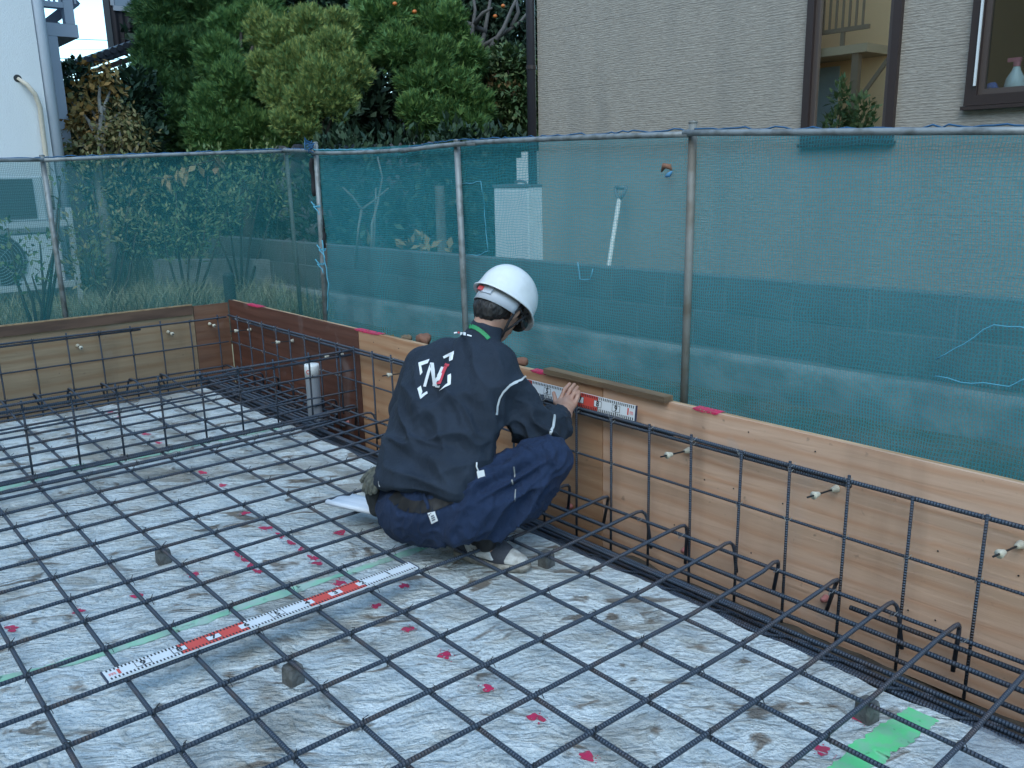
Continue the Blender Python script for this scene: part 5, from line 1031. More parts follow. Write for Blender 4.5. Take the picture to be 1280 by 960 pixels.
B = MB(); B.tube([(pp.x+.08, .86, zb_-.9), (pp.x+.75, .86, zb_-.03)], .05, 4); B.build('brace', M_TIMB, opp)
pp2 = mo((-1.1352, 4.0744, 1.755), .02); B = MB(); B.box((pp2.x-.25, .003, 0), (pp2.x+.25, .03, zb_-.1)); B.build('window', mat('pale_shutter', (.35, .42, .45), .5), opp)

# ------------------------------------------------------------------ white building at the left
M_WHITE = mat('white_lap_siding', (.66, .69, .70), .7); N, L, b = nodes(M_WHITE); tc = N.new('ShaderNodeTexCoord').outputs['Object']; n1_ = noise_n(N, L, tc, 90, 3, .3, .7, (1, 1, 1)); bump_n(N, L, b, n1_, .25, .006)
c = mix_rgb(N, L, noise_n(N, L, tc, 2, 5, .3, .8, (1, 1, .3)), (.68, .71, .72), (.60, .63, .64)); L.new(c, b.inputs['Base Color'])
BX = -7.0; wb = thing('white_building', 'white rendered building with drain pipe and balcony frame at the left edge', 'building', (BX, 0, GZ))
yc = (-7, 1.3241, 2.6435)[1]
B = MB(); B.box((BX-6, -8, GZ), (BX, yc, 6.5)); B.build('wall', M_WHITE, wb)
B = MB(); B.tube([(BX-.03, yc+.052, GZ), (BX-.03, yc+.052, 6.4)], .048, 16); B.build('drain_pipe', mat('pale_blue_pipe', (.50, .55, .62), .4), wb, True)
MG = mat('grey_painted_frame', (.34, .37, .43), .6); px_ = -7.6
pa, pb = (-7.6, 1.5439, 2.6731), (-7.6, 1.6466, 2.6814); bm0, bm1, bm2 = (-7.6, 1.8368, 2.7604), (-7.6, 1.8221, 2.6461), (-7.6, 1.6084, 2.9544)
B = MB(); B.box((px_-.1, pa[1], (-7.6, 1.5009, 1.6314)[2]), (px_, pb[1], bm1[2]-.002)); B.box((px_-.1, pa[1]-.03, bm1[2]), (px_, bm0[1], bm0[2])); bf = B.build('balcony_frame', MG, wb)
B = MB(); B.box((px_-1.4, pa[1]-.03, bm1[2]-.0), (px_-.102, bm0[1], bm1[2]+.06)); B.build('balcony_floor', MG, bf)
up0, up1 = (-7.6, 1.7345, 2.8284), (-7.6, 1.8186, 2.8361); B = MB(); B.box((px_-.1, up0[1], bm0[2]+.002), (px_, up1[1], bm0[2]+1.6)); B.box((px_-.1, pa[1]-.03, (-7.6, 1.601, 2.8988)[2]), (px_, up0[1]-.002, (-7.6, 1.6075, 2.9474)[2]))
for k in range(7):
    y = pa[1]+.03+k*.045; B.box((px_-.06, y, (-7.6, 1.6075, 2.9474)[2]+.002), (px_-.04, y+.018, bm0[2]+1.2))
B.build('railing', MG, bf)
a_, b2_ = Vector((-7.9, 1.6719, 2.8146)), Vector((-7.9, 1.8368, 2.9442)); B = MB(); B.tube([a_+Vector((0, -.15, -.12)), b2_+Vector((0, .1, .08))], .055, 4); B.box((px_-.5, pa[1], bm0[2]+.004), (px_-.2, up0[1], bm0[2]+.04)); B.build('brace', mat('dark_grey_brace', (.12, .13, .17), .7), bf)
hp0 = Vector((-7, 1.1329, 2.1918)); B = MB(); B.lathe([(.032, 0), (.030, .004)], 16, Matrix.Translation((BX+.001, hp0.y, hp0.z)) @ Matrix.Rotation(math.pi/2, 4, 'Y')); hol = B.build('pipe_hole', M_BLACK, wb)
hs = [(BX+.01, hp0.y, hp0.z), tuple(Vector((-6.94, 1.1868, 2.1371))), tuple(Vector((-6.93, 1.2361, 2.0601))), tuple(Vector((-6.95, 1.2641, 1.9571))), tuple(Vector((-6.95, 1.2597, 1.7838))), tuple(Vector((-6.95, 1.258, 1.5817))), tuple(Vector((-6.95, 1.2536, 1.3083))), tuple(Vector((-6.95, 1.25, 1.0864)))]
B = MB(); B.tube(hs, [.014, .020, .021, .021, .021, .021, .021, .021], 8); B.build('wrapped_hose', mat('beige_wrap', (.52, .47, .38), .7, bump=(70, .6)), wb, True); rel(wb)
def ac(label, y1, z0, z1, fan, m):
    t = thing('air_conditioner', label, 'air conditioner', (-6.62, y1-.42, z0)); B = MB(); B.box((-.16, -.42, 0), (.14, .42, z1-z0)); o = B.build('casing', m, t); q = o.modifiers.new('b', 'BEVEL'); q.width = .012; q.segments = 2
    h_ = z1-z0
    if fan:
        cy = .02
        B = MB(); B.lathe([(.225, 0), (.225, .004)], 28, Matrix.Translation((.141, cy-.1, h_*.5)) @ Matrix.Rotation(math.pi/2, 4, 'Y')); g = B.build('fan_opening', mat('dark_fan_well', (.04, .045, .05), .6), t)
        B = MB()
        for r in np.linspace(.03, .22, 9): B.tube([(.152, cy-.1+r*math.cos(a), h_*.5+r*math.sin(a)) for a in np.linspace(0, 2*math.pi, 29)], .0035, 4, False)
        for a in np.linspace(0, 2*math.pi, 9)[:-1]: B.tube([(.155, cy-.1, h_*.5), (.155, cy-.1+.222*math.cos(a), h_*.5+.222*math.sin(a))], .004, 4)
        B.build('fan_guard', mat('grey_guard', (.22, .24, .25), .5), g)
    else:
        B = MB()
        for k in range(14): z = .03+(h_-.06)*k/13; B.box((.1405, -.40, z-.004), (.152, .34, z+.004))
        B.build('louvre', mat('grey_louvre', (.10, .115, .12), .5), t); B = MB(); B.box((.1402, -.405, .02), (.1412, .345, h_-.02)); B.build('coil_panel', mat('dark_coil', (.16, .18, .19), .6), t)
    return t
XA = -6.48
z1a, z1b = (-6.48, 1.0224, 1.3756)[2], (-6.48, 1.0211, 1.0118)[2]; y1_ = (-6.48, 1.0647, 1.2454)[1]; ac('upper grey finned air conditioner against the white building behind the green net', y1_+.03, z1b, z1a, False, mat('pale_casing', (.48, .51, .52), .5))
z2a, z2b = (-6.48, 1.0797, 0.9029)[2], (-6.48, 1.1509, 0.4987)[2]; y2_ = (-6.48, 1.1695, 0.6407)[1]; ac('lower white air conditioner with round fan against the white building behind the green net', y2_, z2b, z2a, True, mat('white_casing', (.62, .65, .66), .5))
rk = thing('equipment_rack', 'white steel rack holding the two air conditioners by the white building', 'rack', (-6.6, y2_-.4, GZ)); B = MB()
mrk = mat('white_rack', (.50, .53, .54), .5)
for z in (z2b-.052, z1b-.052): B = MB(); B.box((-6.80, y2_-1.2, z), (-6.44, y2_+.06, z+.05)); B.build('shelf', mrk, rk)
for y in (y2_+.09, y2_-1.25):
    for x in (-6.79, -6.47): B = MB(); B.box((x-.02, y-.02, GZ), (x+.02, y+.02, z1b+.1)); B.build('leg', mrk, rk)
rel(rk)

# ------------------------------------------------------------------ dark timber house far left, power lines
dh = thing('timber_house', 'dark brown timber house with tiled eaves behind the trees at the top left', 'house', (-14, 4, GZ))
M_BOARD = mat('dark_boards', (.035, .028, .030), .8); w0, w1_ = (-13, 3.8104, 3.4843), (-13, 3.8926, 3.2944)
N, L, b = nodes(M_BOARD); tc = N.new('ShaderNodeTexCoord').outputs['Object']; wv = N.new('ShaderNodeTexWave'); wv.bands_direction = 'Y'; wv.inputs['Scale'].default_value = 3.2; L.new(tc, wv.inputs['Vector']); bump_n(N, L, b, wv.outputs[1], 1, .03); L.new(mix_rgb(N, L, wv.outputs[1], (.02, .016, .018), (.05, .04, .042)), b.inputs['Base Color'])
ze = (-13, 3.8926, 3.2944)[2]; B = MB(); B.box((-13.3, w0[1], ze), (-13, w0[1]+5, ze+6)); wl = B.build('wall', M_BOARD, dh)
zw = (-13, 3.9603, 3.8517)[2]; B = MB(); B.box((-13.0, w0[1]+.05, zw), (-12.97, w0[1]+3, zw+.07)); B.box((-13, w0[1]+.02, zw+.07), (-12.975, w0[1]+.07, zw+1.4)); B.build('window', mat('pale_window_frame', (.42, .44, .47), .5), dh)
B = MB(); B.box((-13.0, w0[1]+.08, zw+.075), (-12.985, w0[1]+3, zw+1.4)); B.build('pane', mat('bright_pane', (.30, .36, .42), .1, spec=1), dh)
e0, e1 = Vector((-12.4, 3.8908, 3.2488)), Vector((-12.4, 3.0291, 2.9071)); B = MB(); dd = (e1-e0); nseg = 9
B2 = MB()
for k in range(-3, nseg):
    a_ = e0+dd*(k/nseg); b3 = e0+dd*((k+1)/nseg); B2.box((-19, min(a_.y, b3.y), b3.z-.02), (-12.4, max(a_.y, b3.y)-.004, b3.z+.10)); B2.tube([(-19, a_.y, b3.z+.10), (-12.38, a_.y, b3.z+.10)], .05, 6)
B2.build('tiled_roof', mat('dark_roof_tile', (.028, .032, .042), .5), dh)
B = MB(); B.box((-18.5, e1.y+.25, GZ), (-12.8, e0.y+6, ze-.5)); B.build('lower_wall', M_BOARD, dh)
pf = [e1+Vector((0, 0, -.12)), e0+Vector((0, 0, -.14)), e0+Vector((0, .9, .16))]; B = MB(); B.tube([p+Vector((.03, 0, 0)) for p in pf], .05, 4); B.build('barge_board', M_FRAME, dh); rel(dh)
PLN = [(((-37.6319, 8.9613, 6.8633)), ((-34.9662, 12.0416, 6.6272)), .016), (((-37.5614, 8.8903, 6.4518)), ((-34.914, 11.989, 6.3224)), .008), (((-37.5014, 8.8299, 6.1013)), ((-34.8435, 11.918, 5.911)), .014), (((-37.4779, 8.8062, 5.9642)), ((-34.8565, 11.9311, 5.9872)), .011)]
for (a_, b2_, r), lb in zip(PLN, ('topmost power line crossing the pale sky gap', 'faint thin power line, second from the top in the sky gap', 'third power line from the top in the sky gap', 'lowest power line just above the tiled eaves')):
    a_, b2_ = Vector(a_), Vector(b2_); dd = b2_-a_; B = MB(); B.tube([a_-dd*2, a_, b2_, b2_+dd*3], r, 5); tag(B.build('power_line', mat('cable', (.10, .12, .16), .6)), lb, 'power line', 'power lines over the gap between the houses')

# ------------------------------------------------------------------ vegetation
def leaves(name, clumps, n, ln, wd, m, parent, seed, outw=.6, up=.4, droop=0., shell=.5, flat=.8):
    """kite-shaped leaves scattered through ellipsoidal clumps: clumps = [(centre, radius or (rx, ry, rz))]"""
    r = np.random.default_rng(seed); Cc = np.array([c for c, _ in clumps], float); Rr = np.array([q if isinstance(q, (tuple, list)) else (q, q, q) for _, q in clumps], float)
    vol = Rr.prod(1)**(2/3); k = r.choice(len(clumps), n, p=vol/vol.sum()); D = r.normal(size=(n, 3)); D /= np.linalg.norm(D, axis=1, keepdims=True)
    lum = 1+.35*vnoise(D*2.3+k[:, None]*7.7, seed)+.18*vnoise(D*5.5+k[:, None]*3.1, seed+1)
    rad = (shell+(1-shell)*r.random(n)**.6)*lum; P = Cc[k]+D*Rr[k]*rad[:, None]
    ax = D*outw+np.array([0, 0, up-droop])+r.normal(size=(n, 3))*.45; ax /= np.linalg.norm(ax, axis=1, keepdims=True)
    sd_ = np.cross(ax, r.normal(size=(n, 3))*(1-flat)+np.array([0, 0, 1.])*flat+D*.4); sd_ /= np.linalg.norm(sd_, axis=1, keepdims=True)+1e-9
    L_ = ln*r.uniform(.6, 1.35, n)[:, None]; Wd = wd*r.uniform(.7, 1.3, n)[:, None]; nb = np.cross(sd_, ax)
    V = np.stack([P, P+ax*L_*.45+sd_*Wd*.5+nb*Wd*.12, P+ax*L_, P+ax*L_*.45-sd_*Wd*.5+nb*Wd*.12], 1).reshape(-1, 3); F = np.arange(4*n).reshape(n, 4)
    return stuff(np_mesh(name, V, F, m, parent, False))
def sprays(name, clumps, n, ln, m, parent, seed, outw=.7, up=.5, shell=.45, k=7, wd=.065):
    """conifer foliage: each spray is a little fan of k needles-bunches from one point"""
    r = np.random.default_rng(seed); Cc = np.array([c for c, _ in clumps], float); Rr = np.array([q if isinstance(q, (tuple, list)) else (q, q, q) for _, q in clumps], float)
    vol = Rr.prod(1)**(2/3); c = r.choice(len(clumps), n, p=vol/vol.sum()); D = r.normal(size=(n, 3)); D /= np.linalg.norm(D, axis=1, keepdims=True)
    lum = 1+.38*vnoise(D*2.1+c[:, None]*7.7, seed)+.2*vnoise(D*5+c[:, None]*3.1, seed+1); P = Cc[c]+D*Rr[c]*((shell+(1-shell)*r.random(n)**.6)*lum)[:, None]
    ax = D*outw+np.array([0, 0, up])+r.normal(size=(n, 3))*.3; ax /= np.linalg.norm(ax, axis=1, keepdims=True); s = np.cross(ax, r.normal(size=(n, 3))); s /= np.linalg.norm(s, axis=1, keepdims=True); nb = np.cross(s, ax); Vs = []
    for q in range(k):
        t = (q-(k-1)/2)/max(1, (k-1)/2); a = t*.75; d = ax*math.cos(a)+s*math.sin(a)+nb*(r.normal(size=(n, 1))*.22); e = np.cross(d, nb); L_ = ln*r.uniform(.6, 1.2, (n, 1))*(1-.3*abs(t)); P0 = P+ax*ln*.12*q/k
        Vs.append(np.stack([P0, P0+d*L_*.5+e*L_*wd, P0+d*L_, P0+d*L_*.5-e*L_*wd], 1))
    V = np.stack(Vs, 1).reshape(-1, 3); return stuff(np_mesh(name, V, np.arange(len(V)).reshape(-1, 4), m, parent, False))
def conifer(cl_, n, ln, m, t, seed, *a):
    sprays('crown', [(c_, q_*.84) for c_, q_ in cl_], n, ln, m, t, seed, *a)
    r = random.Random(seed); tips = [(tuple(np.array(c_)+A3(r.uniform(-.5, .5), r.uniform(-.5, .5), r.uniform(-.1, .55))*q_), q_*r.uniform(.35, .6)) for c_, q_ in cl_ for _ in range(3)]
    sprays('loose_tips', tips, n//3, ln*1.15, m, t, seed+100, .5, .9, .3)
def leafmat(name, c1, c2, sp=.25):
    m = mat(name, c1, .6, spec=sp, island=c2); N, L, b = nodes(m); b.inputs['Subsurface Weight'].default_value = 0.; return m
M_CON1 = leafmat('dark_conifer', (.05, .13, .05), (.165, .265, .075)); M_CON2 = leafmat('yellowish_juniper', (.080, .175, .062), (.34, .36, .095)); M_CON3 = leafmat('green_cypress', (.06, .16, .055), (.20, .31, .08))
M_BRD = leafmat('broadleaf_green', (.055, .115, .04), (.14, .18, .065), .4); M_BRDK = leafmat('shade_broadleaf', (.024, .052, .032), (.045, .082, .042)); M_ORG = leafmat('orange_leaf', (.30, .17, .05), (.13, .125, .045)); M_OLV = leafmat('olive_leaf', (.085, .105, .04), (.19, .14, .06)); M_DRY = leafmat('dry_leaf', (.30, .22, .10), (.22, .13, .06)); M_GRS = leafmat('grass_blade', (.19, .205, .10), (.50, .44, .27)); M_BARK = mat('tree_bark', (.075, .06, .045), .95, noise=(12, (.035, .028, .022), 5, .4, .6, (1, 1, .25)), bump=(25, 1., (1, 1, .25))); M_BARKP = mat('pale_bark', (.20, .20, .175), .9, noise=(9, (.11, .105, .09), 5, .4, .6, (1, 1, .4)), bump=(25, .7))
def limb(B, pts, r0, r1): n_ = len(pts); B.tube(pts, [r0+(r1-r0)*i/(n_-1) for i in range(n_)], 8)
def tree(name, label, cat, base, clumps, crown, trunkm=M_BARK, r0=.09, group=None, limbs=6, seed=0):
    t = thing(name, label, cat, base, group); B = MB(); cs = [Vector(c) for c, _ in clumps]; top = max(cs, key=lambda c: c.z); b0 = Vector(base); rr = random.Random(seed); mean = sum(cs, Vector())/len(cs)
    ctr = Vector((mean.x, mean.y, mean.z+.25*(top.z-mean.z))); pts = [b0, b0.lerp(ctr, .3)+Vector((rr.uniform(-.06, .06), rr.uniform(-.06, .06), 0)), b0.lerp(ctr, .65)+Vector((rr.uniform(-.1, .1), rr.uniform(-.1, .1), 0)), ctr]; limb(B, pts, r0, r0*.2); B.build('trunk', trunkm, t, True)
    B = MB()
    for c in cs[:40]:
        f = min(.9, max(.15, (c.z-b0.z)/(max(.1, ctr.z-b0.z))*.75)); s = b0.lerp(ctr, f); limb(B, [s, s.lerp(c, .5)+Vector((rr.uniform(-.08, .08), rr.uniform(-.08, .08), .06)), c], r0*.3, r0*.08)
    B.build('branches', trunkm, t, True)
    for k, f in enumerate(crown): f(t, k)
    rel(t); return t
def cl(*a): return list(a)
def gp(c): return (c[0], c[1], GZ)
CA = [((-10.1283, 3.5804, 3.3678), .42), ((-10.1314, 3.9567, 3.5283), .45), ((-9.9113, 3.3451, 2.9067), .3), ((-9.8631, 3.7007, 2.8495), .34), ((-10.0278, 4.112, 3.1889), .4), ((-9.8336, 3.2809, 2.4902), .32), ((-9.7589, 3.6388, 2.3558), .34), ((-9.5972, 3.2528, 2.0936), .3), ((-9.5553, 3.57, 1.9545), .32), ((-9.758, 3.1344, 1.862), .28), ((-10.3254, 3.8599, 3.8839), .5), ((-10.5011, 3.6308, 3.4054), .25), ((-10.6689, 4.0344, 4.1586), .45)]
tree('conifer_tree', 'dark green conifer next to the dark timber house at the left', 'tree', gp((-9.7551, 3.3481, 1.5712)), CA, [lambda t, k: conifer(CA, 19000, .095, M_CON1, t, 11)], group='garden trees behind the green fence')
CB = [((-8.753, 3.6792, 2.6835), .30), ((-8.3929, 3.6582, 2.3397), .34), ((-8.4932, 3.4463, 2.0932), .30), ((-8.3835, 3.6964, 1.9863), .32), ((-8.3813, 3.3169, 1.8203), .28), ((-8.2407, 3.6093, 1.7286), .28), ((-9.0225, 3.9763, 3.0504), .32), ((-8.9672, 4.2773, 3.2509), .38), ((-9.1589, 4.1939, 3.635), .45), ((-8.4309, 4.101, 2.3622), .28), ((-8.1114, 3.8051, 1.8404), .28), ((-7.9237, 3.9422, 1.6116), .28)]
tree('conifer_tree', 'bright green bushy conifer left of the yellowish juniper', 'tree', gp((-8.2368, 3.5402, 1.5324)), CB, [lambda t, k: conifer(CB, 19000, .088, M_CON3, t, 12)], group='garden trees behind the green fence')
CC = [((-6.9883, 3.9126, 2.826), .24), ((-7.2512, 3.7164, 2.7102), .24), ((-6.7115, 3.9928, 2.5892), .24), ((-6.9139, 3.686, 2.4131), .26), ((-6.6025, 3.8448, 2.2763), .28), ((-6.5175, 4.1226, 2.3212), .22), ((-6.9686, 3.5321, 2.1768), .22), ((-6.6697, 3.683, 2.0587), .24), ((-6.4793, 3.916, 2.0762), .2), ((-6.7582, 3.5081, 1.8732), .18), ((-6.6265, 3.6395, 1.8063), .14), ((-7.3138, 3.542, 2.4444), .2), ((-6.8674, 4.22, 2.8359), .2), ((-7.4763, 3.6529, 2.828), .22)]
tree('juniper_tree', 'yellowish green juniper with a bare dark trunk in the middle of the trees', 'tree', gp((-6.5048, 3.9038, 1.4872)), CC, [lambda t, k: conifer(CC, 22000, .066, M_CON2, t, 13, .55, .75)], r0=.07, group='garden trees behind the green fence')
CD = [((-7.2481, 4.9599, 3.0318), .32), ((-7.1772, 5.4076, 3.1481), .34), ((-6.8435, 5.5516, 2.9013), .3), ((-6.957, 5.0168, 2.688), .3), ((-6.7557, 5.3587, 2.5357), .32), ((-6.7267, 5.7365, 2.5989), .28), ((-6.5859, 5.4434, 2.2245), .3), ((-6.7481, 5.1227, 2.3095), .26), ((-6.4922, 5.6497, 2.0517), .28), ((-6.5843, 5.3139, 1.875), .28), ((-6.6382, 4.9768, 1.9989), .2), ((-7.4859, 5.5296, 3.5982), .5), ((-6.3936, 5.5054, 1.7816), .26), ((-7.3748, 4.8599, 2.7416), .22)]
tree('cypress_tree', 'dark green feathery cypress right of the juniper', 'tree', gp((-6.689, 5.2022, 1.4842)), CD, [lambda t, k: conifer(CD, 22000, .09, M_CON3, t, 14)], group='garden trees behind the green fence')
CE = [((-7.0726, 6.2404, 2.4821), .3), ((-6.7011, 6.3761, 2.5184), .28), ((-6.6056, 6.6094, 2.4121), .25), ((-6.5311, 6.2851, 2.1642), .26), ((-6.7263, 6.1302, 1.9443), .28), ((-6.4778, 6.4226, 1.9365), .28), ((-6.616, 7.0132, 2.2438), .3), ((-6.452, 6.2055, 1.7025), .26)]
tree('broadleaf_tree', 'leafy broadleaf shrub tree beside the corner of the beige house', 'tree', gp((-6.5698, 6.2994, 1.4749)), CE, [lambda t, k: leaves('crown', CE, 9000, .085, .042, M_BRD, t, 15, .5, .1, .2), lambda t, k: leaves('dry_leaves', [((-6.5875, 6.1148, 2.3148), .10), ((-6.5983, 5.9926, 2.0242), .12), ((-6.4716, 6.2375, 2.2748), .08)], 130, .08, .05, M_DRY, t, 16)], group='garden trees behind the green fence')
# persimmon: bare grey branches with orange fruit
pt_ = thing('persimmon_tree', 'bare branched persimmon tree with orange fruit above the cypress', 'tree', gp((-7.1449, 6.2606, 1.4894)), 'garden trees behind the green fence'); B = MB(); b0 = Vector(gp((-7.1449, 6.2606, 1.4894))); h1 = Vector((-7.3671, 6.4559, 2.7111))
limb(B, [b0, b0.lerp(h1, .5)+Vector((.05, 0, 0)), h1], .10, .07)
for pts in ([(-7.3671, 6.4559, 2.7111), (-7.3737, 6.5762, 3.0514), (-7.3932, 6.6812, 3.3921), (-7.4369, 6.8673, 4.0252)], [(-7.3792, 6.4965, 2.8572), (-7.1597, 6.6451, 2.9832), (-7.0266, 6.8633, 3.1426), (-6.9487, 7.0383, 3.3616)], [(-7.3755, 6.4644, 2.76), (-7.3937, 6.3878, 3.0387), (-7.4143, 6.4649, 3.309), (-7.5227, 6.4895, 3.7168)], [(-7.1328, 6.451, 2.8073), (-7.0622, 6.631, 3.0626), (-7.0394, 6.7476, 3.3003), (-6.9928, 6.91, 3.585)], [(-7.3606, 6.5915, 3.051), (-7.5153, 6.299, 3.187), (-7.6497, 6.0365, 3.3388), (-7.8555, 5.8948, 3.6124)], [(-7.0812, 6.7773, 3.0866), (-7.0611, 6.8698, 3.2689), (-7.125, 6.8778, 3.4924)], [(-7.3845, 6.4348, 3.1347), (-7.2595, 6.4669, 3.2501), (-7.116, 6.4915, 3.2868)]): limb(B, [tuple(p) for p in pts], .035, .012)
B.build('trunk', mat('grey_bark', (.13, .125, .12), .9, bump=(20, .8)), pt_, True)
frm = mat('persimmon_fruit', (.62, .17, .03), .4)
for c in ((-6.6662, 5.0242, 3.0636), (-6.7886, 6.3966, 3.2743), (-6.995, 6.44, 3.192), (-6.821, 4.8736, 3.1523)):
    v, f = noisy_lump(tuple(np.array(c)+A3(-.1, .08, 0)), .027, 1, .06, (1, 1, .85), 9); np_mesh('persimmon', v, f, frm, pt_)
leaves('crown', [((-7.689, 6.9593, 3.3666), .5), ((-7.3288, 7.1235, 3.09), .4), ((-7.8316, 6.7345, 3.22), .4), ((-7.581, 7.219, 3.7158), .5), ((-8.0168, 6.5016, 3.6111), .5)], 2600, .10, .055, M_BRDK, pt_, 17, .3, -.2, .2); rel(pt_)
# maple-like orange tree by the white building
CF = [((-7.6316, 1.9965, 2.3144), .17), ((-7.6545, 2.0954, 2.225), .13), ((-7.6896, 1.8577, 2.129), .16), ((-7.7696, 1.7411, 2.0716), .15), ((-7.5199, 1.8118, 1.8954), .2), ((-7.585, 1.6934, 1.7865), .18)]
CF2 = [((-6.987, 1.9152, 1.761), .17), ((-6.8515, 2.0397, 1.664), .16), ((-7.1735, 1.8156, 1.6608), .18), ((-7.282, 1.6607, 1.592), .17), ((-7.3442, 2.0463, 1.9639), .14), ((-7.1493, 2.0867, 1.8802), .1)]
tree('autumn_tree', 'small autumn tree with orange and olive leaves beside the white building', 'tree', gp((-6.9877, 1.6031, 0.084)), CF+CF2, [lambda t, k: leaves('crown', CF, 640, .07, .048, M_ORG, t, 18, .4, -.1, .3, .3, .5), lambda t, k: leaves('lower_crown', CF2, 1000, .062, .03, M_OLV, t, 19, .4, .0, .3, .3, .5)], trunkm=M_BARKP, r0=.085)
CG = [((-9.0137, 2.1311, 2.3662), .22), ((-8.4884, 2.3148, 2.0443), .35), ((-8.5084, 2.0525, 1.8355), .35), ((-8.5947, 2.5764, 2.2259), .3), ((-8.1921, 2.394, 1.7434), .3), ((-8.8224, 2.0832, 2.0593), .3)]
tree('broadleaf_tree', 'dark leafy shrub behind the orange leaved tree', 'tree', gp((-8.4424, 2.0259, 1.1308)), CG, [lambda t, k: leaves('crown', CG, 5200, .10, .05, M_BRDK, t, 20, .5, .2)])
# dense garden mass behind them all
CH = [((-12.5098, 4.7273, 3.3202), .75), ((-12.1251, 5.3611, 3.7894), 1.0), ((-11.5951, 5.0013, 2.4328), .9), ((-10.837, 6.0494, 3.673), 1.0), ((-10.1824, 5.6149, 2.5737), .9), ((-10.0584, 6.7913, 3.1847), 1.0), ((-9.8676, 8.0178, 3.7179), 1.0), ((-9.0846, 7.6757, 2.4585), 1.0), ((-9.0798, 8.8091, 3.3318), 1.0), ((-8.3459, 8.4579, 2.2033), .9), ((-9.4337, 6.3283, 2.1042), .9), ((-11.8818, 4.2531, 2.1995), .8), ((-11.5653, 6.382, 4.7345), 1.1), ((-10.4366, 7.7104, 4.6987), 1.1), ((-9.7171, 9.0618, 4.7427), 1.1), ((-12.8701, 5.3974, 4.9656), 1.0), ((-8.8413, 5.8977, 1.212), .9), ((-8.2966, 7.0142, 1.1839), .9), ((-9.5579, 5.0543, 1.2347), .9), ((-10.2746, 4.2109, 1.2574), .9), ((-10.9912, 3.3675, 1.2801), .8), ((-8.7822, 5.8197, 2.5172), .5), ((-8.7271, 5.3871, 2.043), .45), ((-7.6872, 7.5721, 2.8658), .5), ((-7.1779, 7.5326, 2.001), .45), ((-8.0624, 7.9906, 3.4641), .6)]
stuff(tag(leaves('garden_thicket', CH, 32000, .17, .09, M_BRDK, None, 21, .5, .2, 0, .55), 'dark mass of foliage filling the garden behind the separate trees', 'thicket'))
# grey field-stone wall glimpsed under the juniper
sw = thing('stone_wall', 'grey stone retaining wall glimpsed under the juniper', 'wall', gp((-6.9871, 4.3891, 1.5393))); M_STN = mat('grey_field_stone', (.17, .17, .18), .9, noise=(7, (.10, .10, .11), 6, .4, .6), bump=(24, .8))
a0 = Vector((-7.1147, 4.4798, 1.759)); rt_ = Vector((rt.x, rt.y, 0)).normalized(); rr = random.Random(4)
for r in range(9):
    for q in range(-4, 5):
        c = Vector((a0.x, a0.y, 0))+rt_*(q*.21+.1*(r % 2)+rr.uniform(-.03, .03)); v, f = noisy_lump((c.x, c.y, GZ+.1+r*.17), .125, r*9+q, .22, (1, 1, .8), 7); np_mesh('stone', v, f, M_STN, sw, False)
rel(sw)
# shrubs behind the green net
def shrub(label, clumps, n, ln, wd, m, base, seed, name='shrub', stem=True, **kw):
    t = thing(name, label, 'shrub', base, 'shrubs behind the green fence'); leaves('foliage', clumps, n, ln, wd, m, t, seed, **kw)
    if stem:
        B = MB(); b0 = Vector(base)
        for c, r_ in clumps[:8]: limb(B, [b0, b0.lerp(Vector(c), .5)+Vector((random.uniform(-.05, .05), random.uniform(-.05, .05), .04)), c], .016, .005)
        B.build('stems', M_BARK, t, True)
    return rel(t)
M_SH1 = leafmat('green_shrub_leaf', (.085, .15, .06), (.21, .22, .09)); M_SH2 = leafmat('olive_shrub_leaf', (.11, .145, .06), (.27, .215, .10))
shrub('olive brown shrub behind the green net, beside the white building', [((-6.5322, 1.4962, 1.3344), .2), ((-6.2904, 1.6928, 1.0927), .18), ((-6.2619, 1.3379, 0.9092), .2), ((-6.4149, 1.7929, 1.3276), .2), ((-6.0003, 1.6458, 0.9009), .22), ((-6.1032, 1.2596, 0.6242), .18)], 1350, .052, .024, M_SH2, gp((-6.052, 1.3646, 0.3168)), 31)
shrub('loose green shrub behind the middle of the green net', [((-6.3541, 2.1425, 1.215), .25), ((-6.3938, 2.4657, 1.3499), .25), ((-5.8975, 2.0797, 0.8797), .25), ((-6.0427, 1.8836, 0.8174), .22), ((-6.1263, 2.5158, 1.0624), .22)], 1600, .052, .022, M_SH1, gp((-5.9163, 1.9846, 0.2615)), 32)
shrub('arching green shrub under the trees near the right end of the green net', [((-6.4534, 3.045, 1.3784), .25), ((-6.3812, 2.757, 1.2344), .18), ((-6.4285, 3.1334, 1.1101), .22), ((-6.2191, 2.5506, 1.0234), .14), ((-6.1762, 2.3908, 0.8879), .12)], 950, .06, .025, M_SH1, gp((-6.2364, 2.6111, 0.3891)), 33)
shrub('ivy stems with small leaves climbing in front of the white air conditioner', [((-5.2713, 0.7513, 0.8933), .10), ((-5.3681, 0.6062, 0.8135), .14), ((-5.3428, 0.9394, 1.1942), .07), ((-5.2703, 0.6694, 0.6722), .14), ((-5.3132, 0.8686, 0.9125), .08), ((-5.496, 0.6068, 1.0068), .08), ((-5.3632, 0.9682, 1.3353), .05)], 170, .05, .028, M_SH1, gp((-5.2042, 0.6432, 0.3938)), 34)
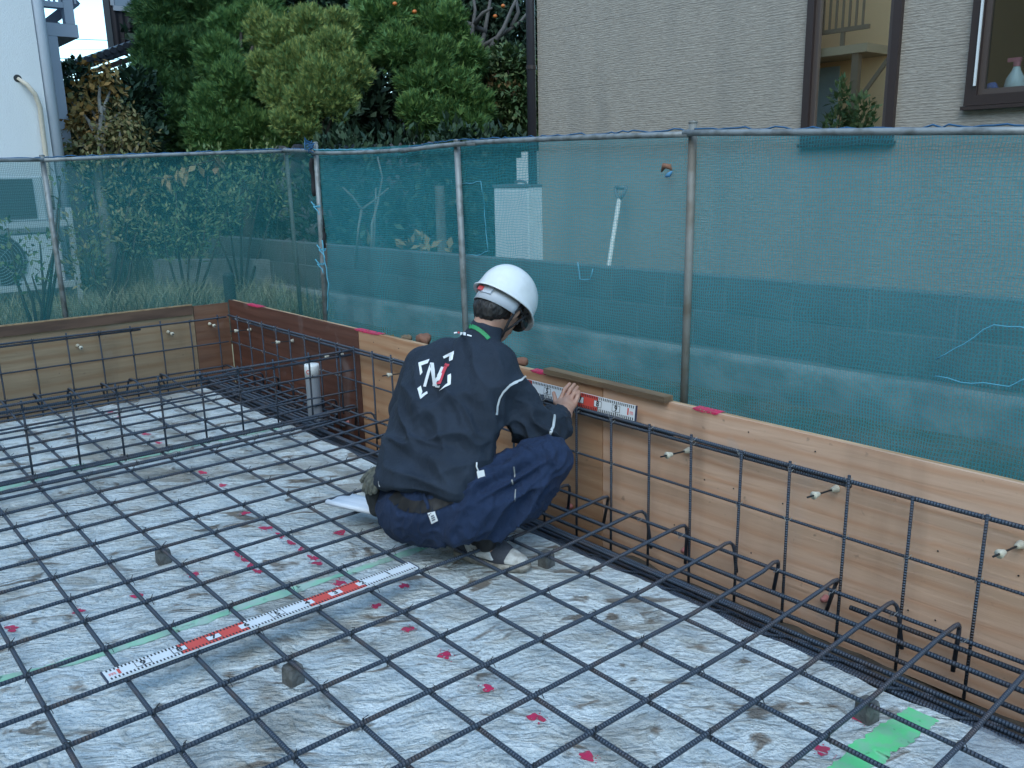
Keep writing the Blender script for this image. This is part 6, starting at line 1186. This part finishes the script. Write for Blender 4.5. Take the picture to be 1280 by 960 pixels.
LF = thing('leafy_branch', 'branch with a few large tan leaves hanging behind the top of the green net', 'branch', (-5.6074, 2.1689, 1.4751)); B = MB(); limb(B, [(-5.8841, 1.7902, 1.3426), (-5.7744, 1.9145, 1.3263), (-5.6857, 2.0599, 1.4326), (-5.5452, 2.2471, 1.4859)], .008, .004); B.build('twig', M_BARK, LF, True); leaves('leaf', [((-5.797, 1.8903, 1.3334), .05), ((-5.7318, 1.9937, 1.402), .05), ((-5.6686, 2.0897, 1.4578), .05), ((-5.573, 2.2094, 1.474), .05)], 34, .10, .05, M_DRY, LF, 35, .2, -.8); rel(LF)
# grass and weeds
def blades(name, label, boxes, n, h0, m, seed):
    r = np.random.default_rng(seed); P = []
    for (x0, x1, y0, y1, hh), w in boxes:
        k = int(n*w); P.append(np.stack([r.uniform(x0, x1, k), r.uniform(y0, y1, k), np.full(k, GZ), hh*r.uniform(.4, 1.2, k)], 1))
    P = np.concatenate(P); k = len(P); dn_ = .5+.5*vnoise(np.stack([P[:, 0]*1.7, P[:, 1]*1.7, 0*P[:, 0]], 1), seed); P[:, 3] *= .5+dn_; a = r.uniform(0, 6.3, k); lean = r.uniform(.2, 1.3, k)*P[:, 3]; d = np.stack([np.cos(a), np.sin(a), 0*a], 1); s = np.stack([-np.sin(a), np.cos(a), 0*a], 1)*r.uniform(.0018, .0042, k)[:, None]; b0 = P[:, :3]; up_ = np.array([0, 0, 1.])*P[:, 3:4]
    V = np.stack([b0-s, b0+s, b0+up_*.6+d*lean[:, None]*.35+s*.7, b0+up_*.6+d*lean[:, None]*.35-s*.7, b0+up_*.95+d*lean[:, None]], 1).reshape(-1, 3); i = np.arange(k)*5
    F = np.concatenate([np.stack([i, i+1, i+2, i+3], 1), np.stack([i+3, i+2, i+4, i+4], 1)]); me = bpy.data.meshes.new(name); me.from_pydata(V.tolist(), [], [tuple(f) if f[2] != f[3] else tuple(f[:3]) for f in F.tolist()]); me.materials.append(m); return stuff(tag(link(name, me), label, 'grass'))
blades('weed_grass', 'rough green and straw coloured weeds behind the green fence', [((-7.0, -5.0, -1.5, 4.5, .30), .75), ((-5.0, -4.85, .0, 2.6, .16), .12), ((-9, -7, 1.5, 5, .5), .13)], 34000, .4, M_GRS, 41)
# low concrete wall and stub post in the weeds
p0, p1 = (-7.177, 2.1652, 0.4767), (-6.7974, 3.1276, 0.5607); cw = MB(); a_, b2_ = Vector(p0), Vector((-5.8107, 3.3166, 0.4945)); ht = Vector(p1).z
d_ = (b2_-a_); d_.z = 0; L_ = d_.length; d_.normalize(); cw.box((0, -.06, 0), (L_+.6, .06, Vector((-6.6601, 2.8111, 0.56)).z-GZ)); o = cw.build('garden_wall', mat('garden_wall_concrete', (.25, .255, .24), .9, noise=(5, (.16, .165, .15), 6, .4, .6), bump=(20, .6))); o.location = (a_.x, a_.y, GZ); o.rotation_euler = (0, 0, math.atan2(d_.y, d_.x)); tag(o, 'low grey concrete garden wall in the weeds behind the green net', 'wall')
B = MB(); c = Vector((-5.1027, 2.0402, 0.3875)); B.lathe([(.045, 0), (.045, Vector((-5.1339, 2.0715, 0.5695)).z-GZ), (.03, Vector((-5.1339, 2.0715, 0.5695)).z-GZ+.02)], 12); o = B.build('stub_post', mat('dark_post', (.05, .06, .06), .8)); o.location = (c.x, c.y, GZ); tag(o, 'short dark stub post in the weeds near the form corner', 'post')
# bare branches and dry leaves behind the block wall
t = thing('bare_shrub', 'bare forked shrub behind the block wall at the left end of the teal net', 'shrub', gp((-4.6043, 3.0839, 0.7372))); B = MB()
for pts in ([(-4.5865, 3.0565, 0.6082), (-4.6375, 3.1173, 0.9308), (-4.6351, 3.1805, 1.0912), (-4.6457, 3.2476, 1.3034), (-4.7003, 3.2462, 1.472)], [(-4.6215, 3.093, 0.6031), (-4.6573, 3.148, 0.8628), (-4.7099, 3.2199, 1.2199)], [(-4.7133, 3.0715, 1.0488), (-4.7837, 3.0297, 1.1601), (-4.8475, 2.9812, 1.2327)], [(-4.7133, 3.0715, 1.0488), (-4.6642, 3.1535, 1.1114), (-4.597, 3.2736, 1.2184)], [(-4.7133, 3.0715, 1.0488), (-4.7051, 3.0257, 0.9009), (-4.6725, 2.9553, 0.611)]): limb(B, [tuple(p) for p in pts], .012, .007)
B.build('stems', M_BARKP, t, True); leaves('dry_leaf', [((-4.1505, 3.1553, 0.7673), .05), ((-4.1063, 3.2188, 0.7967), .045), ((-4.0514, 3.2625, 0.7396), .04), ((-4.4548, 2.9671, 0.8039), .03), ((-3.935, 3.3972, 0.7297), .03)], 26, .09, .06, M_DRY, t, 51, .4, .8); rel(t)
B = MB(); c = Vector((-4.9005, 4.0086, 0.732)); B.lathe([(.05, 0), (.045, Vector((-4.984, 4.0927, 1.2196)).z-GZ)], 10); o = B.build('wooden_stake', M_BARKP); o.location = (c.x, c.y, GZ); tag(o, 'pale wooden stake behind the block wall, left of the grey cabinet', 'post')
CK = [((-6.0427, 3.6873, 1.3631), .4), ((-5.9343, 4.2623, 1.2744), .45), ((-5.5529, 4.6816, 1.1839), .45), ((-5.4764, 5.1486, 1.3338), .4), ((-5.8938, 3.834, 0.8578), .4), ((-5.521, 4.2439, 0.7693), .4), ((-5.3209, 4.7924, 0.745), .4), ((-6.399, 3.5826, 0.9361), .4), ((-5.5977, 5.036, 1.4179), .35), ((-5.5301, 5.4127, 1.3556), .35), ((-5.4687, 5.0822, 1.133), .3), ((-5.7659, 4.8532, 1.4633), .35)]
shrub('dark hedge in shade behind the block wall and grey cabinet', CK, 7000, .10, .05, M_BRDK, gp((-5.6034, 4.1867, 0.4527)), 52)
# potted greenery mirrored in the tall window
q1, q2 = mo((-1.0644, 4.1075, 1.619), 2.2), mo((-0.9859, 4.1915, 1.5942), 2.2); owm = Matrix.Translation((1.2, -8.2, GZ)) @ Matrix.Rotation(HA*2, 4, 'Z')
q1w, q2w = owm @ q1, owm @ q2
shrub('leafy shrub in front of the tan house, mirrored in the tall window', [(tuple(q1w+Vector((0, 0, -.3))), .3), (tuple(q1w+Vector((0, 0, .25))), (.16, .16, .3)), (tuple(q2w), (.22, .22, .35)), (tuple(q2w+Vector((0, 0, -.5))), .35)], 900, .16, .07, M_SH1, (q1w.x, q1w.y, GZ), 61)
